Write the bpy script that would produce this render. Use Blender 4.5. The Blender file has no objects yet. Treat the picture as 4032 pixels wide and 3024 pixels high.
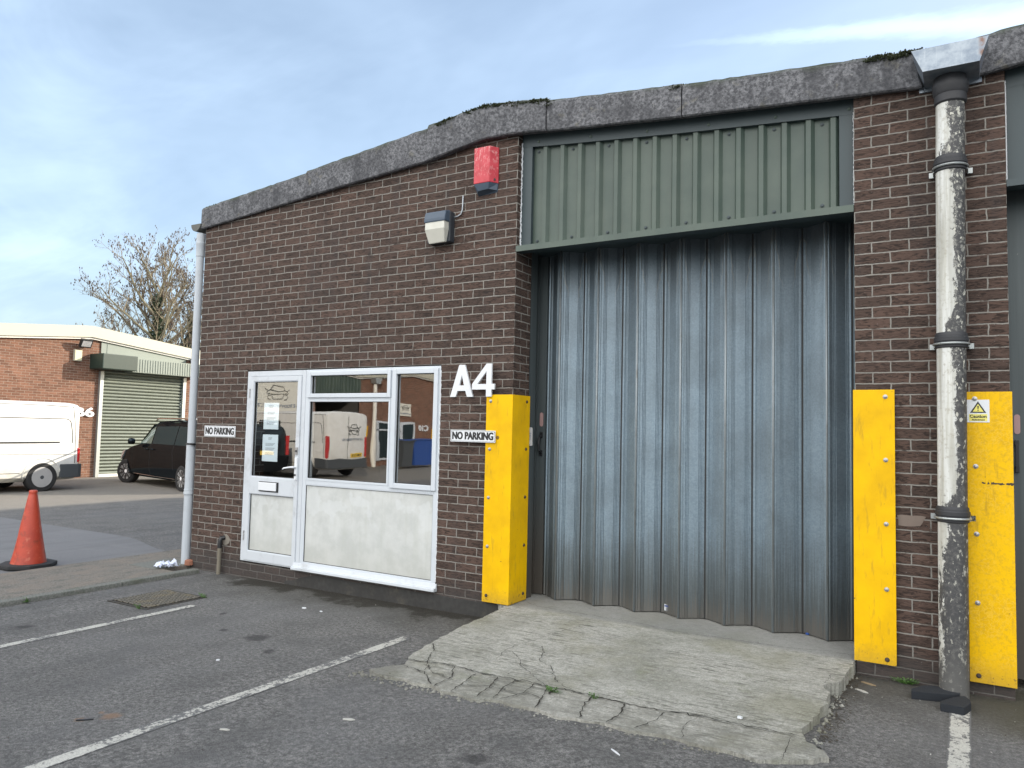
import bpy, bmesh, math, random
from mathutils import Vector, Matrix, noise
random.seed(7)
SC = bpy.context.scene
COL = SC.collection
PI = math.pi

# ------------------------------------------------------------------ helpers
class MB:
    """collects faces and builds them as ONE mesh object"""
    def __init__(s): s.v = []; s.f = []; s.uv = []
    def face(s, pts, uvs=None):
        i = len(s.v); s.v += [tuple(p) for p in pts]; s.f.append(tuple(range(i, i+len(pts)))); s.uv.append(uvs)
    def box(s, x0, x1, y0, y1, z0, z1):
        if x0 > x1: x0, x1 = x1, x0
        if y0 > y1: y0, y1 = y1, y0
        if z0 > z1: z0, z1 = z1, z0
        i = len(s.v)
        s.v += [(x0,y0,z0),(x1,y0,z0),(x1,y1,z0),(x0,y1,z0),(x0,y0,z1),(x1,y0,z1),(x1,y1,z1),(x0,y1,z1)]
        for q in ((0,3,2,1),(4,5,6,7),(0,1,5,4),(1,2,6,5),(2,3,7,6),(3,0,4,7)):
            s.f.append(tuple(i+k for k in q)); s.uv.append(None)
        return s
    def prism(s, poly, a, b, ax='y'):
        """poly in the plane normal to ax, extruded from a to b"""
        def P(p, t):
            return {'y': (p[0], t, p[1]), 'z': (p[0], p[1], t), 'x': (t, p[0], p[1])}[ax]
        n = len(poly); i = len(s.v)
        s.v += [P(p, a) for p in poly] + [P(p, b) for p in poly]
        s.f.append(tuple(range(i, i+n))); s.uv.append(None)
        s.f.append(tuple(range(i+2*n-1, i+n-1, -1))); s.uv.append(None)
        for k in range(n):
            k2 = (k+1) % n
            s.f.append((i+k, i+n+k, i+n+k2, i+k2)); s.uv.append(None)
        return s
    def tube(s, pts, rad, n=8, cap=True):
        pts = [Vector(p) for p in pts]
        if not hasattr(rad, '__len__'): rad = [rad]*len(pts)
        base = len(s.v); prev = None
        for k, p in enumerate(pts):
            d = (pts[min(k+1, len(pts)-1)] - pts[max(k-1, 0)])
            if d.length < 1e-9: d = Vector((0,0,1))
            d.normalize()
            if prev is None:
                a = Vector((0,0,1)) if abs(d.z) < .9 else Vector((1,0,0))
                u = d.cross(a).normalized()
            else:
                u = (prev - d*prev.dot(d)).normalized()
            prev = u; w = d.cross(u)
            for j in range(n):
                t = 2*PI*j/n; q = p + (u*math.cos(t) + w*math.sin(t))*rad[k]
                s.v.append(tuple(q))
        for k in range(len(pts)-1):
            for j in range(n):
                a = base+k*n+j; b = base+k*n+(j+1) % n
                s.f.append((a, b, b+n, a+n)); s.uv.append(None)
        if cap:
            s.f.append(tuple(base+j for j in range(n-1, -1, -1))); s.uv.append(None)
            e = base+(len(pts)-1)*n
            s.f.append(tuple(e+j for j in range(n))); s.uv.append(None)
        return s
    def lathe(s, c, prof, n=24, axis='z'):
        """prof: (radius, height) list"""
        base = len(s.v); c = Vector(c)
        for r, h in prof:
            for j in range(n):
                t = 2*PI*j/n; a, b = r*math.cos(t), r*math.sin(t)
                s.v.append(tuple(c + Vector({'z': (a,b,h), 'y': (a,h,b), 'x': (h,a,b)}[axis])))
        for k in range(len(prof)-1):
            for j in range(n):
                a = base+k*n+j; b = base+k*n+(j+1) % n
                s.f.append((a, b, b+n, a+n)); s.uv.append(None)
        s.f.append(tuple(base+j for j in range(n-1, -1, -1))); s.uv.append(None)
        e = base+(len(prof)-1)*n
        s.f.append(tuple(e+j for j in range(n))); s.uv.append(None)
        return s
    def build(s, name, m, parent=None, smooth=False, bevel=0, merge=False):
        me = bpy.data.meshes.new(name)
        off = Vector(parent.matrix_world.translation) if (parent and not getattr(s, 'local', False)) else Vector((0,0,0))
        me.from_pydata([tuple(Vector(v)-off) for v in s.v], [], s.f)
        if any(u is not None for u in s.uv):
            l = me.uv_layers.new(name='UVMap'); k = 0
            for fi, f in enumerate(s.f):
                for j in range(len(f)):
                    l.data[k].uv = s.uv[fi][j] if s.uv[fi] else (0, 0)
                    k += 1
        bm = bmesh.new(); bm.from_mesh(me)
        if merge: bmesh.ops.remove_doubles(bm, verts=bm.verts, dist=1e-4)
        if not any(u is not None for u in s.uv):
            bmesh.ops.recalc_face_normals(bm, faces=bm.faces)
        if bevel:
            ed = [e for e in bm.edges if len(e.link_faces) == 2 and e.calc_face_angle(0) > .6]
            bmesh.ops.bevel(bm, geom=ed, offset=bevel, segments=2, profile=.6, affect='EDGES', clamp_overlap=True)
        bm.to_mesh(me); bm.free()
        if smooth:
            for p in me.polygons: p.use_smooth = True
            if smooth != True: 
                try: me.set_sharp_from_angle(angle=math.radians(smooth))
                except Exception: pass
        ob = bpy.data.objects.new(name, me); COL.objects.link(ob)
        if m is not None: me.materials.append(m)
        if parent: ob.parent = parent
        return ob

def root(name, loc, label, cat, group=None, rz=0):
    o = bpy.data.objects.new(name, None); COL.objects.link(o)
    o.location = loc; o.rotation_euler = (0, 0, rz); o.empty_display_size = .1
    o.matrix_world = Matrix.Translation(loc) @ Matrix.Rotation(rz, 4, 'Z')
    o['label'] = label; o['category'] = cat
    if group: o['group'] = group
    return o
def tag(o, label=None, cat=None, group=None, kind=None):
    if label: o['label'] = label
    if cat: o['category'] = cat
    if group: o['group'] = group
    if kind: o['kind'] = kind
    return o
def copy_tree(o, parent=None):
    c = o.copy(); COL.objects.link(c); c.parent = parent
    for ch in list(o.children): copy_tree(ch, c)
    return c

def text_mesh(s, size, bold=0.0, depth=.002, sx=1.0, align='CENTER', spacing=1.0):
    cu = bpy.data.curves.new('t', 'FONT'); cu.body = s; cu.size = size; cu.extrude = depth; cu.offset = bold
    cu.align_x = align; cu.align_y = 'CENTER'; cu.space_character = spacing; cu.resolution_u = 3
    ob = bpy.data.objects.new('t', cu); COL.objects.link(ob)
    dg = bpy.context.evaluated_depsgraph_get()
    me = bpy.data.meshes.new_from_object(ob.evaluated_get(dg))
    bpy.data.objects.remove(ob); bpy.data.curves.remove(cu)
    for v in me.vertices: v.co.x *= sx
    return me
def fit(me, w, h):
    xs = [v.co.x for v in me.vertices]; ys = [v.co.y for v in me.vertices]
    cx, cy = (min(xs)+max(xs))/2, (min(ys)+max(ys))/2
    kx, ky = w/(max(xs)-min(xs)), h/(max(ys)-min(ys))
    for v in me.vertices: v.co.x = (v.co.x-cx)*kx; v.co.y = (v.co.y-cy)*ky
def place_text(name, s, m, origin, ux, uy, w, h, parent=None, bold=0.0, depth=.001, local=False, fat=0.0):
    """text whose x runs along ux, its height along uy"""
    me = text_mesh(s, 1, bold, depth); fit(me, w, h)
    if fat:     # heavier strokes: the outline repeated a hair to either side
        bm = bmesh.new()
        for k in (-1, 0, 1):
            m2 = me.copy()
            for v in m2.vertices: v.co.x += k*fat; v.co.z += k*.00012
            bm.from_mesh(m2); bpy.data.meshes.remove(m2)
        bm.to_mesh(me); bm.free()
    ux, uy = Vector(ux).normalized(), Vector(uy).normalized(); n = ux.cross(uy); o = Vector(origin)
    if parent and not local: o = o - Vector(parent.matrix_world.translation)
    for v in me.vertices:
        c = v.co.copy(); v.co = o + ux*c.x + uy*c.y + n*c.z
    me.name = name; me.materials.clear(); me.materials.append(m)
    ob = bpy.data.objects.new(name, me); COL.objects.link(ob)
    if parent: ob.parent = parent
    return ob

# ------------------------------------------------------------------ material DSL
class G:
    def __init__(s, name):
        s.m = bpy.data.materials.new(name); s.m.use_nodes = True; s.t = s.m.node_tree
        s.t.nodes.clear()
        s.out = s.t.nodes.new('ShaderNodeOutputMaterial')
    def n(s, typ, props=None, **inp):
        nd = s.t.nodes.new(typ)
        for k, v in (props or {}).items(): setattr(nd, k, v)
        for k, v in inp.items():
            if k[0] == '_' and k[1:].isdigit(): sock = nd.inputs[int(k[1:])]
            else: sock = nd.inputs[k.replace('_', ' ')]
            s.set(sock, v)
        return nd
    def set(s, sock, v):
        if isinstance(v, bpy.types.NodeSocket): s.t.links.new(v, sock)
        elif isinstance(v, (tuple, list)):
            if sock.type == 'RGBA' and len(v) == 3: v = (*v, 1)
            sock.default_value = v
        else: sock.default_value = v
    def math(s, op, a, b=0.0, clamp=False):
        nd = s.n('ShaderNodeMath', {'operation': op, 'use_clamp': clamp}, _0=a, _1=b); return nd.outputs[0]
    def mix(s, f, a, b, mode='MIX'):
        nd = s.n('ShaderNodeMix', {'data_type': 'RGBA', 'blend_type': mode, 'clamp_factor': True})
        s.set(nd.inputs[0], f); s.set(nd.inputs[6], a); s.set(nd.inputs[7], b); return nd.outputs[2]
    def ramp(s, f, lo, hi, a=0.0, b=1.0):
        nd = s.n('ShaderNodeMapRange', {'clamp': True, 'interpolation_type': 'SMOOTHSTEP'}, Value=f)
        nd.inputs['From Min'].default_value = lo; nd.inputs['From Max'].default_value = hi
        nd.inputs['To Min'].default_value = a; nd.inputs['To Max'].default_value = b
        return nd.outputs[0]
    def pos(s): return s.n('ShaderNodeNewGeometry').outputs['Position']
    def obj(s): return s.n('ShaderNodeTexCoord').outputs['Object']
    def uv(s): return s.n('ShaderNodeTexCoord').outputs['UV']
    def xyz(s, v):
        nd = s.n('ShaderNodeSeparateXYZ', Vector=v); return nd.outputs
    def comb(s, x, y, z): return s.n('ShaderNodeCombineXYZ', X=x, Y=y, Z=z).outputs[0]
    def scale(s, v, k):
        return s.n('ShaderNodeVectorMath', {'operation': 'MULTIPLY'}, _0=v, _1=k).outputs[0]
    def add(s, v, w): return s.n('ShaderNodeVectorMath', {'operation': 'ADD'}, _0=v, _1=w).outputs[0]
    def noise(s, v, scale, detail=3, rough=.55, dist=0.0, col=False):
        nd = s.n('ShaderNodeTexNoise', Vector=v, Scale=scale, Detail=detail, Roughness=rough, Distortion=dist)
        return nd.outputs['Color' if col else 'Fac']
    def vor(s, v, scale, feature='F1', out='Distance', rand=1.0):
        nd = s.n('ShaderNodeTexVoronoi', {'feature': feature}, Vector=v, Scale=scale, Randomness=rand)
        return nd.outputs[out]
    def bump(s, h, strength=.4, dist=.01, normal=None):
        nd = s.n('ShaderNodeBump', Height=h, Strength=strength, Distance=dist)
        if normal is not None: s.set(nd.inputs['Normal'], normal)
        return nd.outputs[0]
    def bsdf(s, color, rough=.6, metal=0.0, normal=None, spec=.5, coat=0.0, **k):
        nd = s.n('ShaderNodeBsdfPrincipled')
        s.set(nd.inputs['Base Color'], color); s.set(nd.inputs['Roughness'], rough); s.set(nd.inputs['Metallic'], metal)
        nd.inputs['Specular IOR Level'].default_value = spec; nd.inputs['Coat Weight'].default_value = coat
        if normal is not None: s.set(nd.inputs['Normal'], normal)
        s.t.links.new(nd.outputs[0], s.out.inputs[0]); return nd

def plain(name, col, rough=.5, metal=0.0, var=.12, nscale=30, bump=0.0, spec=.5, coat=0.0, dirt=0.0):
    g = G(name); p = g.obj()
    n = g.noise(p, nscale, 4); n2 = g.noise(p, nscale/9, 3)
    k = g.math('ADD', g.math('MULTIPLY', n, var), g.math('MULTIPLY', n2, var))
    c = g.mix(k, col, tuple(x*.45 for x in col[:3]))
    if dirt:
        d = g.ramp(g.noise(p, 3.5, 6, .7), .5, .75)
        c = g.mix(g.math('MULTIPLY', d, dirt), c, (.09, .08, .06))
    nb = g.bump(n, bump, .003) if bump else None
    g.bsdf(c, rough, metal, nb, spec, coat); return g.m

def brick_mat(name, c1, c2, mortar, rust=.8, low_dirt=True, msize=.0052, dark=1.0):
    g = G(name); uv = g.uv()
    wob = g.noise(uv, 18, 3, col=True)
    wv = g.add(uv, g.scale(g.add(wob, (-.5, -.5, -.5)), (.013, .011, 0)))
    wob2 = g.noise(uv, 1.3, 2, col=True)
    wv = g.add(wv, g.scale(g.add(wob2, (-.5, -.5, -.5)), (.02, .012, 0)))
    v = g.add(wv, (.1125, .375*4, 0))
    br = g.n('ShaderNodeTexBrick', {'offset': .5, 'offset_frequency': 2, 'squash': 1.0}, Vector=v, Color1=(0, 0, 0, 1), Color2=(1, 1, 1, 1),
             Mortar=(.5, .5, .5, 1), Scale=1.0, Mortar_Size=msize, Mortar_Smooth=.35, Bias=0.0, Brick_Width=.225, Row_Height=.075)
    tint = g.n('ShaderNodeSeparateColor', Color=br.outputs['Color']).outputs[0]
    # horizontally dragged rustic face
    s = g.comb(g.math('MULTIPLY', g.xyz(uv)[0], 13.0), g.math('MULTIPLY', g.xyz(uv)[1], 62.0), tint)
    drag = g.noise(s, 1.0, 4, .6, 1.6)
    crev = g.ramp(drag, .36, .56)
    c = g.mix(tint, c1, c2)
    odd = g.ramp(g.noise(g.add(uv, (3, 7, 0)), 2.2, 3), .52, .7)
    c = g.mix(g.math('MULTIPLY', odd, .35), c, tuple(x*1.35 for x in c2))
    c = g.mix(g.math('MULTIPLY', g.math('SUBTRACT', 1.0, crev), rust), c, tuple(x*.33 for x in c1))
    fleck = g.ramp(g.noise(uv, 130, 2, .5), .69, .76)
    c = g.mix(g.math('MULTIPLY', fleck, .5), c, (.4, .39, .38))
    mn = g.noise(uv, 60, 4, .7); ml = g.noise(g.add(uv, (11, 3, 0)), 1.1, 3)
    mc = g.mix(g.ramp(ml, .35, .65), tuple(x*.75 for x in mortar), mortar)
    mc = g.mix(g.ramp(mn, .35, .75), tuple(x*.7 for x in mortar), mc)
    mc = g.mix(g.math('MULTIPLY', g.ramp(g.noise(uv, 45, 3, .8), .66, .72), .6), mc, tuple(min(1, x*1.5) for x in mortar))
    # joints smeared over or weathered away here and there
    sm = g.ramp(g.noise(g.add(uv, (5, 1, 0)), 6, 5, .75), .52, .68)
    f = g.math('MULTIPLY', br.outputs['Fac'], g.math('SUBTRACT', 1.0, g.math('MULTIPLY', sm, .85)))
    c = g.mix(f, c, mc)
    if low_dirt:
        z = g.xyz(g.pos())[2]
        d = g.math('SUBTRACT', 1.0, g.ramp(g.math('ADD', z, g.math('MULTIPLY', g.noise(uv, 5, 4), .25)), .22, .48))
        c = g.mix(g.math('MULTIPLY', d, .68), c, (.045, .043, .042))
        st = g.ramp(g.noise(g.scale(uv, (5, .5, 1)), 1.0, 4, .6), .5, .75)
        c = g.mix(g.math('MULTIPLY', g.math('MULTIPLY', st, g.ramp(z, 2.2, 4.2, .35, 1.0)), .5), c, (.04, .04, .044))
    if dark != 1: c = g.mix(1.0, c, (dark, dark, dark), 'MULTIPLY')
    h = g.math('ADD', g.math('MULTIPLY', g.math('SUBTRACT', 1.0, br.outputs['Fac']), 1.0), g.math('MULTIPLY', drag, .55))
    h = g.math('ADD', h, g.math('MULTIPLY', mn, .3))
    g.bsdf(c, .88, 0, g.bump(h, .75, .006), .3); return g.m

M = {}
M['brick'] = brick_mat('dark_rustic_brick', (.058, .040, .033), (.092, .059, .047), (.30, .288, .262), rust=.9, msize=.0054)
M['brick_b'] = brick_mat('red_brown_brick', (.135, .068, .045), (.22, .11, .072), (.40, .34, .28), rust=.5, low_dirt=False)
M['white_pvc'] = plain('white_upvc', (.52, .565, .61), .32, 0, .05, 20, dirt=.12)
M['white_door'] = plain('white_painted_frame', (.52, .56, .60), .4, 0, .08, 14, dirt=.3)
M['white_sign'] = plain('white_sign_enamel', (.64, .67, .70), .35, 0, .03)
M['black'] = plain('black_enamel', (.012, .013, .015), .4, 0, .1)
M['gasket'] = plain('black_gasket', (.015, .015, .015), .7)
M['dark_room'] = plain('dark_interior', (.05, .048, .045), .9)
M['paper'] = plain('notice_paper', (.80, .88, .95), .8, 0, .04)
M['ink'] = plain('grey_print', (.22, .25, .3), .8)
M['grey_pipe'] = plain('grey_plastic_pipe', (.42, .46, .50), .45, 0, .08, 12, dirt=.25)
M['lamp_blue'] = plain('faded_blue_housing', (.055, .085, .125), .5, 0, .2, 25)
M['lamp_back'] = plain('dark_lamp_housing', (.03, .036, .045), .55, 0, .2)
M['lens'] = plain('milky_lens', (.55, .55, .49), .4, 0, .1, 18, dirt=.15)
M['steel'] = plain('zinc_bolt', (.42, .42, .42), .4, .7, .2, 60)
M['rust'] = plain('rusty_steel', (.06, .045, .035), .8, 0, .3, 60)
M['rubber'] = plain('black_rubber', (.02, .021, .023), .8, 0, .3, 40, .3)
M['foam'] = plain('black_foam', (.012, .016, .022), .9, 0, .3, 300, .6)
M['tissue'] = plain('white_tissue', (.58, .63, .76), .8, 0, .06, 20)
M['leaf'] = plain('weed_leaf', (.07, .16, .03), .6, 0, .4, 40)
M['straw'] = plain('dead_leaf', (.30, .23, .14), .8, 0, .4, 40)
M['galv'] = plain('galvanised_steel', (.42, .45, .45), .4, .6, .25, 25)
M['tyre'] = plain('tyre_rubber', (.022, .022, .023), .85, 0, .3, 50, .2)
M['rim_steel'] = plain('silver_steel_wheel', (.50, .50, .50), .3, .3, .2, 20)
M['rim_alloy'] = plain('machined_alloy', (.85, .85, .85), .4, .0, .05)
M['rim_dark'] = plain('dark_alloy', (.02, .02, .02), .4)
M['van_white'] = plain('white_van_paint', (.78, .79, .78), .3, 0, .03, 5, coat=.4)
M['grey_plastic'] = plain('grey_bumper_plastic', (.055, .062, .068), .6, 0, .1)
M['lamp_red'] = plain('red_lamp_plastic', (.45, .03, .03), .2, 0, .05, coat=.6)
M['lamp_clear'] = plain('clear_headlamp', (.5, .5, .52), .1, .3, .05, coat=.8)
M['chrome'] = plain('chrome_trim', (.8, .8, .8), .15, 1.0, .02)
M['seam'] = plain('panel_gap', (.07, .07, .065), .8)
def m_vanpaint():
    g = G('white_van_paint'); p = g.obj(); z = g.xyz(p)[2]; n = g.noise(p, 6, 4, .6)
    c = g.mix(g.ramp(n, .3, .7), (.60, .60, .57), (.66, .66, .64)); d = g.math('SUBTRACT', 1.0, g.ramp(g.math('ADD', z, g.math('MULTIPLY', n, .5)), .45, 1.15)); c = g.mix(g.math('MULTIPLY', d, .55), c, (.36, .34, .27))
    g.bsdf(c, .35, 0, None, .4, .2); return g.m
M['van_white'] = m_vanpaint()
M['plate_yellow'] = plain('yellow_number_plate', (.75, .50, .05), .4)
M['cream'] = plain('cream_fascia_sheet', (.44, .425, .345), .5, 0, .10, 8)
M['cream_white'] = plain('white_trim_strip', (.72, .71, .66), .5)
M['green_old'] = plain('pale_green_sheet', (.19, .225, .20), .5, .1, .15, 10)
M['bark'] = plain('ash_bark', (.24, .22, .15), .9, 0, .35, 8)
M['twig'] = plain('ash_twig', (.25, .21, .14), .9, 0, .35, 8)
M['seed'] = plain('dry_ash_keys', (.11, .075, .055), .9, 0, .4, 12)
M['ivy'] = plain('ivy_leaf', (.030, .055, .022), .5, 0, .5, 9)
M['concrete_plinth'] = plain('dark_render', (.062, .062, .06), .95, 0, .9, 22, .8, dirt=.5)
M['black_paint'] = plain('black_car_paint', (.004, .004, .005), .09, 0, .02, 5, spec=.13)
M['car_glass'] = plain('tinted_car_glass', (.008, .010, .010), .05, 0, .02, spec=.4)
def m_black():
    g = G('black_car_paint'); d = g.n('ShaderNodeBsdfDiffuse', Color=(.006, .006, .007, 1)); gl = g.n('ShaderNodeBsdfGlossy', Roughness=.05, Color=(.62, .85, 1.0, 1))
    fr = g.n('ShaderNodeLayerWeight', Blend=.25); f = g.math('ADD', .02, g.math('MULTIPLY', fr.outputs['Facing'], .12))
    mx = g.n('ShaderNodeMixShader', Fac=f); g.t.links.new(d.outputs[0], mx.inputs[1]); g.t.links.new(gl.outputs[0], mx.inputs[2]); g.t.links.new(mx.outputs[0], g.out.inputs[0]); return g.m
M['black_paint'] = m_black()
M['car_glass'] = M['black_paint'].copy(); M['car_glass'].name = 'tinted_car_glass'; M['car_glass'].node_tree.nodes['Diffuse BSDF'].inputs[0].default_value = (.022, .032, .034, 1)
M['car_glass_light'] = plain('pale_car_glass', (.10, .16, .14), .05, 0, .3, 4, spec=.4)
M['roofsheet'] = plain('asbestos_roof', (.13, .13, .13), .9, 0, .3, 6)
M['blue_bin'] = plain('blue_plastic', (.02, .07, .28), .5)
M['terracotta'] = plain('terracotta', (.30, .13, .08), .8, 0, .3, 20)
M['red_print'] = plain('faint_red_plate', (.42, .27, .26), .55, .2, .2, 60)
M['blue_print'] = plain('blue_print', (.03, .08, .35), .5)
M['sign_yellow'] = plain('pale_yellow_label', (.72, .66, .16), .5, 0, .04)

def m_red():
    g = G('faded_red_plastic'); p = g.obj()
    n = g.noise(p, 14, 4); c = g.mix(g.ramp(n, .3, .7), (.40, .018, .032), (.50, .036, .055))
    x, y, z = g.xyz(g.pos())
    # sun bleached ghost marks where lettering has worn off
    patch = g.math('MULTIPLY', g.ramp(z, 4.04, 4.1), g.ramp(g.noise(g.scale(p, (30, 1, 14)), 1.0, 3, .8), .5, .62))
    patch2 = g.math('MULTIPLY', g.ramp(g.math('ABSOLUTE', g.math('SUBTRACT', z, 4.0)), .08, .04), g.ramp(g.noise(g.scale(p, (60, 1, 22)), 1.0, 2, .8), .53, .62))
    c = g.mix(g.math('MULTIPLY', g.math('MAXIMUM', patch, g.math('MULTIPLY', patch2, .5)), .55), c, (.62, .34, .33))
    sp = g.ramp(g.noise(p, 22, 2), .72, .76)
    c = g.mix(g.math('MULTIPLY', sp, g.ramp(z, 4.1, 4.15)), c, (.2, .12, .12))
    g.bsdf(c, .42); return g.m
M['red'] = m_red()

def m_fascia():
    g = G('mossy_asbestos_fascia'); p = g.pos()
    n = g.noise(p, 36, 5, .78); n2 = g.noise(p, 5, 4, .6); n3 = g.noise(g.add(p, (3, 1, 9)), 22, 4, .7)
    c = g.mix(g.ramp(n, .35, .68), (.06, .062, .068), (.22, .225, .24))
    c = g.mix(g.math('MULTIPLY', g.ramp(n2, .42, .65), .6), c, (.06, .062, .068))
    c = g.mix(g.math('MULTIPLY', g.ramp(n3, .62, .72), .7), c, (.26, .265, .27))
    c = g.mix(g.math('MULTIPLY', g.ramp(g.noise(p, 9, 3), .62, .72), .4), c, (.13, .12, .08))
    stv = g.ramp(g.noise(g.scale(p, (11, 11, .8)), 1.0, 3, .6), .52, .7); c = g.mix(g.math('MULTIPLY', stv, .5), c, (.05, .052, .058))
    uv = g.uv(); v = g.xyz(uv)[1]
    grn = g.ramp(g.math('ADD', v, g.math('MULTIPLY', n2, .5)), 1.0, 1.3)
    c = g.mix(g.math('MULTIPLY', grn, .75), c, (.05, .065, .038))
    g.bsdf(c, .95, 0, g.bump(g.math('ADD', n, g.math('MULTIPLY', n3, .6)), .8, .012), .2); return g.m
M['fascia'] = m_fascia()
M['moss'] = plain('moss', (.038, .05, .018), .95, 0, .6, 60, .6)

def m_clad():
    g = G('green_coated_sheet'); p = g.pos(); n = g.noise(p, 3, 4); n2 = g.noise(g.scale(p, (12, 12, .8)), 1.0, 4)
    c = g.mix(g.ramp(n, .3, .7), (.050, .076, .064), (.072, .100, .082))
    c = g.mix(g.math('MULTIPLY', g.ramp(n2, .5, .7), .25), c, (.07, .085, .07))
    g.bsdf(c, .48, 0, None, .5); return g.m
M['clad'] = m_clad()
M['clad_dark'] = plain('green_grey_flashing', (.035, .055, .062), .5, 0, .15, 12)

def m_door():
    """galvanised folding door, weather washed, dirt building up towards the foot"""
    g = G('weathered_galvanised_door'); p = g.pos(); x, y, z = g.xyz(p); uv = g.uv(); u = g.xyz(uv)[0]
    sp = g.vor(p, 85, out='Color'); spc = g.n('ShaderNodeSeparateColor', Color=sp).outputs[0]
    st = g.noise(g.scale(p, (22, 22, .9)), 1.0, 5, .65); st2 = g.noise(g.scale(p, (70, 70, 1.6)), 1.0, 4, .6); big = g.noise(p, 2.2, 4, .6)
    c = g.mix(spc, (.20, .265, .315), (.255, .33, .385))
    c = g.mix(g.math('MULTIPLY', g.ramp(st, .45, .7), .22), c, (.15, .18, .20))
    c = g.mix(g.math('MULTIPLY', g.ramp(st2, .5, .68), .22), c, (.25, .31, .37))
    c = g.mix(g.math('MULTIPLY', g.ramp(big, .4, .65), .35), c, (.12, .145, .16))
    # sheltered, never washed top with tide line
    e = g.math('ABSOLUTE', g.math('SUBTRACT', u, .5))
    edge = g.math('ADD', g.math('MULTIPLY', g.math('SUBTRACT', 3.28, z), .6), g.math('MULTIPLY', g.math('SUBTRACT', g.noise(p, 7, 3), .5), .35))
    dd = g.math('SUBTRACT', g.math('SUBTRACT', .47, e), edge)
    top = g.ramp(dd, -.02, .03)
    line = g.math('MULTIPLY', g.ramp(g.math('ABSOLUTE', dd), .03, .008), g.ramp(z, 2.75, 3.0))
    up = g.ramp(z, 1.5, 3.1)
    c = g.mix(g.math('MULTIPLY', up, .34), c, (.085, .10, .11))  # shading towards the door head put into the colour, darker with height
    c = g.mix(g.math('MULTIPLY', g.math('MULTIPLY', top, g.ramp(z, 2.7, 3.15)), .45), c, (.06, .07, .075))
    c = g.mix(g.math('MULTIPLY', line, .45), c, (.26, .25, .22))
    lowf = g.math('SUBTRACT', 1.0, g.ramp(g.math('ADD', z, g.math('MULTIPLY', g.math('SUBTRACT', st2, .5), .9)), .25, .95))
    c = g.mix(g.math('MULTIPLY', lowf, .8), c, (.088, .094, .088))
    foot = g.math('SUBTRACT', 1.0, g.ramp(g.math('ADD', z, g.math('MULTIPLY', g.math('SUBTRACT', st2, .5), .5)), .16, .36))
    c = g.mix(g.math('MULTIPLY', foot, .6), c, (.17, .155, .135))
    sc = g.ramp(g.noise(g.scale(p, (60, 60, 7)), 1.0, 3, .9, 1), .74, .77)
    c = g.mix(g.math('MULTIPLY', sc, .5), c, (.4, .42, .42))
    rgh = g.math('ADD', .34, g.math('MULTIPLY', st, .2))
    g.bsdf(c, rgh, .55, g.bump(g.noise(g.scale(p, (14, 14, 2)), 1.0, 3), .25, .01), .5); return g.m
M['door'] = m_door()
M['bead'] = plain('worn_zinc_edge', (.30, .34, .36), .4, .3, .5, 9, dirt=.6)
def m_doordark():
    g = G('dull_steel_frame'); p = g.pos(); z = g.xyz(p)[2]
    st = g.noise(g.scale(p, (30, 30, 1.2)), 1.0, 4)
    c = g.mix(st, (.045, .058, .062), (.10, .12, .125))
    c = g.mix(g.math('MULTIPLY', g.math('SUBTRACT', 1.0, g.ramp(z, .2, 1.4)), .8), c, (.085, .07, .055))
    c = g.mix(g.math('MULTIPLY', g.ramp(g.noise(p, 14, 3, .8), .74, .78), .7), c, (.35, .36, .36))
    g.bsdf(c, .5, .3); return g.m
M['door_dark'] = m_doordark()

def m_yellow(name, wear):
    g = G(name); p = g.pos(); x, y, z = g.xyz(p)
    n = g.noise(p, 4, 4, .6); n2 = g.noise(p, 45, 4, .7)
    c = g.mix(g.ramp(n, .35, .7), (.74, .44, .0), (.62, .36, .002))
    if wear:
        w = g.vor(g.add(p, g.scale(g.noise(p, 20, 2, col=True), (.08, .08, .08))), 34, 'DISTANCE_TO_EDGE')
        scr = g.math('MULTIPLY', g.ramp(w, .13, .02), g.ramp(n, .35, .55))
        c = g.mix(g.math('MULTIPLY', scr, .5), c, (.75, .48, .05))
        c = g.mix(g.math('MULTIPLY', g.ramp(n2, .45, .7), .45), c, (.40, .25, .02))
    sm = g.math('MULTIPLY', g.ramp(g.noise(g.scale(p, (26, 26, 5)), 1.0, 3, .7), .56, .74), .55)
    c = g.mix(sm, c, (.36, .22, .02))
    foot = g.math('SUBTRACT', 1.0, g.ramp(g.math('ADD', z, g.math('MULTIPLY', n2, .2)), .22, .42))
    chip = g.ramp(g.noise(p, 34, 3, .7), .60, .66)
    c = g.mix(g.math('MULTIPLY', g.math('MULTIPLY', chip, foot), .95), c, (.05, .038, .03))
    c = g.mix(g.math('MULTIPLY', foot, .5), c, (.27, .18, .04))
    tiny = g.ramp(g.noise(g.add(p, (9, 9, 9)), 26, 2, .6), .755, .77)
    c = g.mix(g.math('MULTIPLY', tiny, .8), c, (.12, .08, .03))
    g.bsdf(c, .5, 0, g.bump(n2, .12, .003), .18); return g.m
M['yellow'] = m_yellow('yellow_guard_paint', False); M['yellow_worn'] = m_yellow('scuffed_yellow_paint', True)

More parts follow.
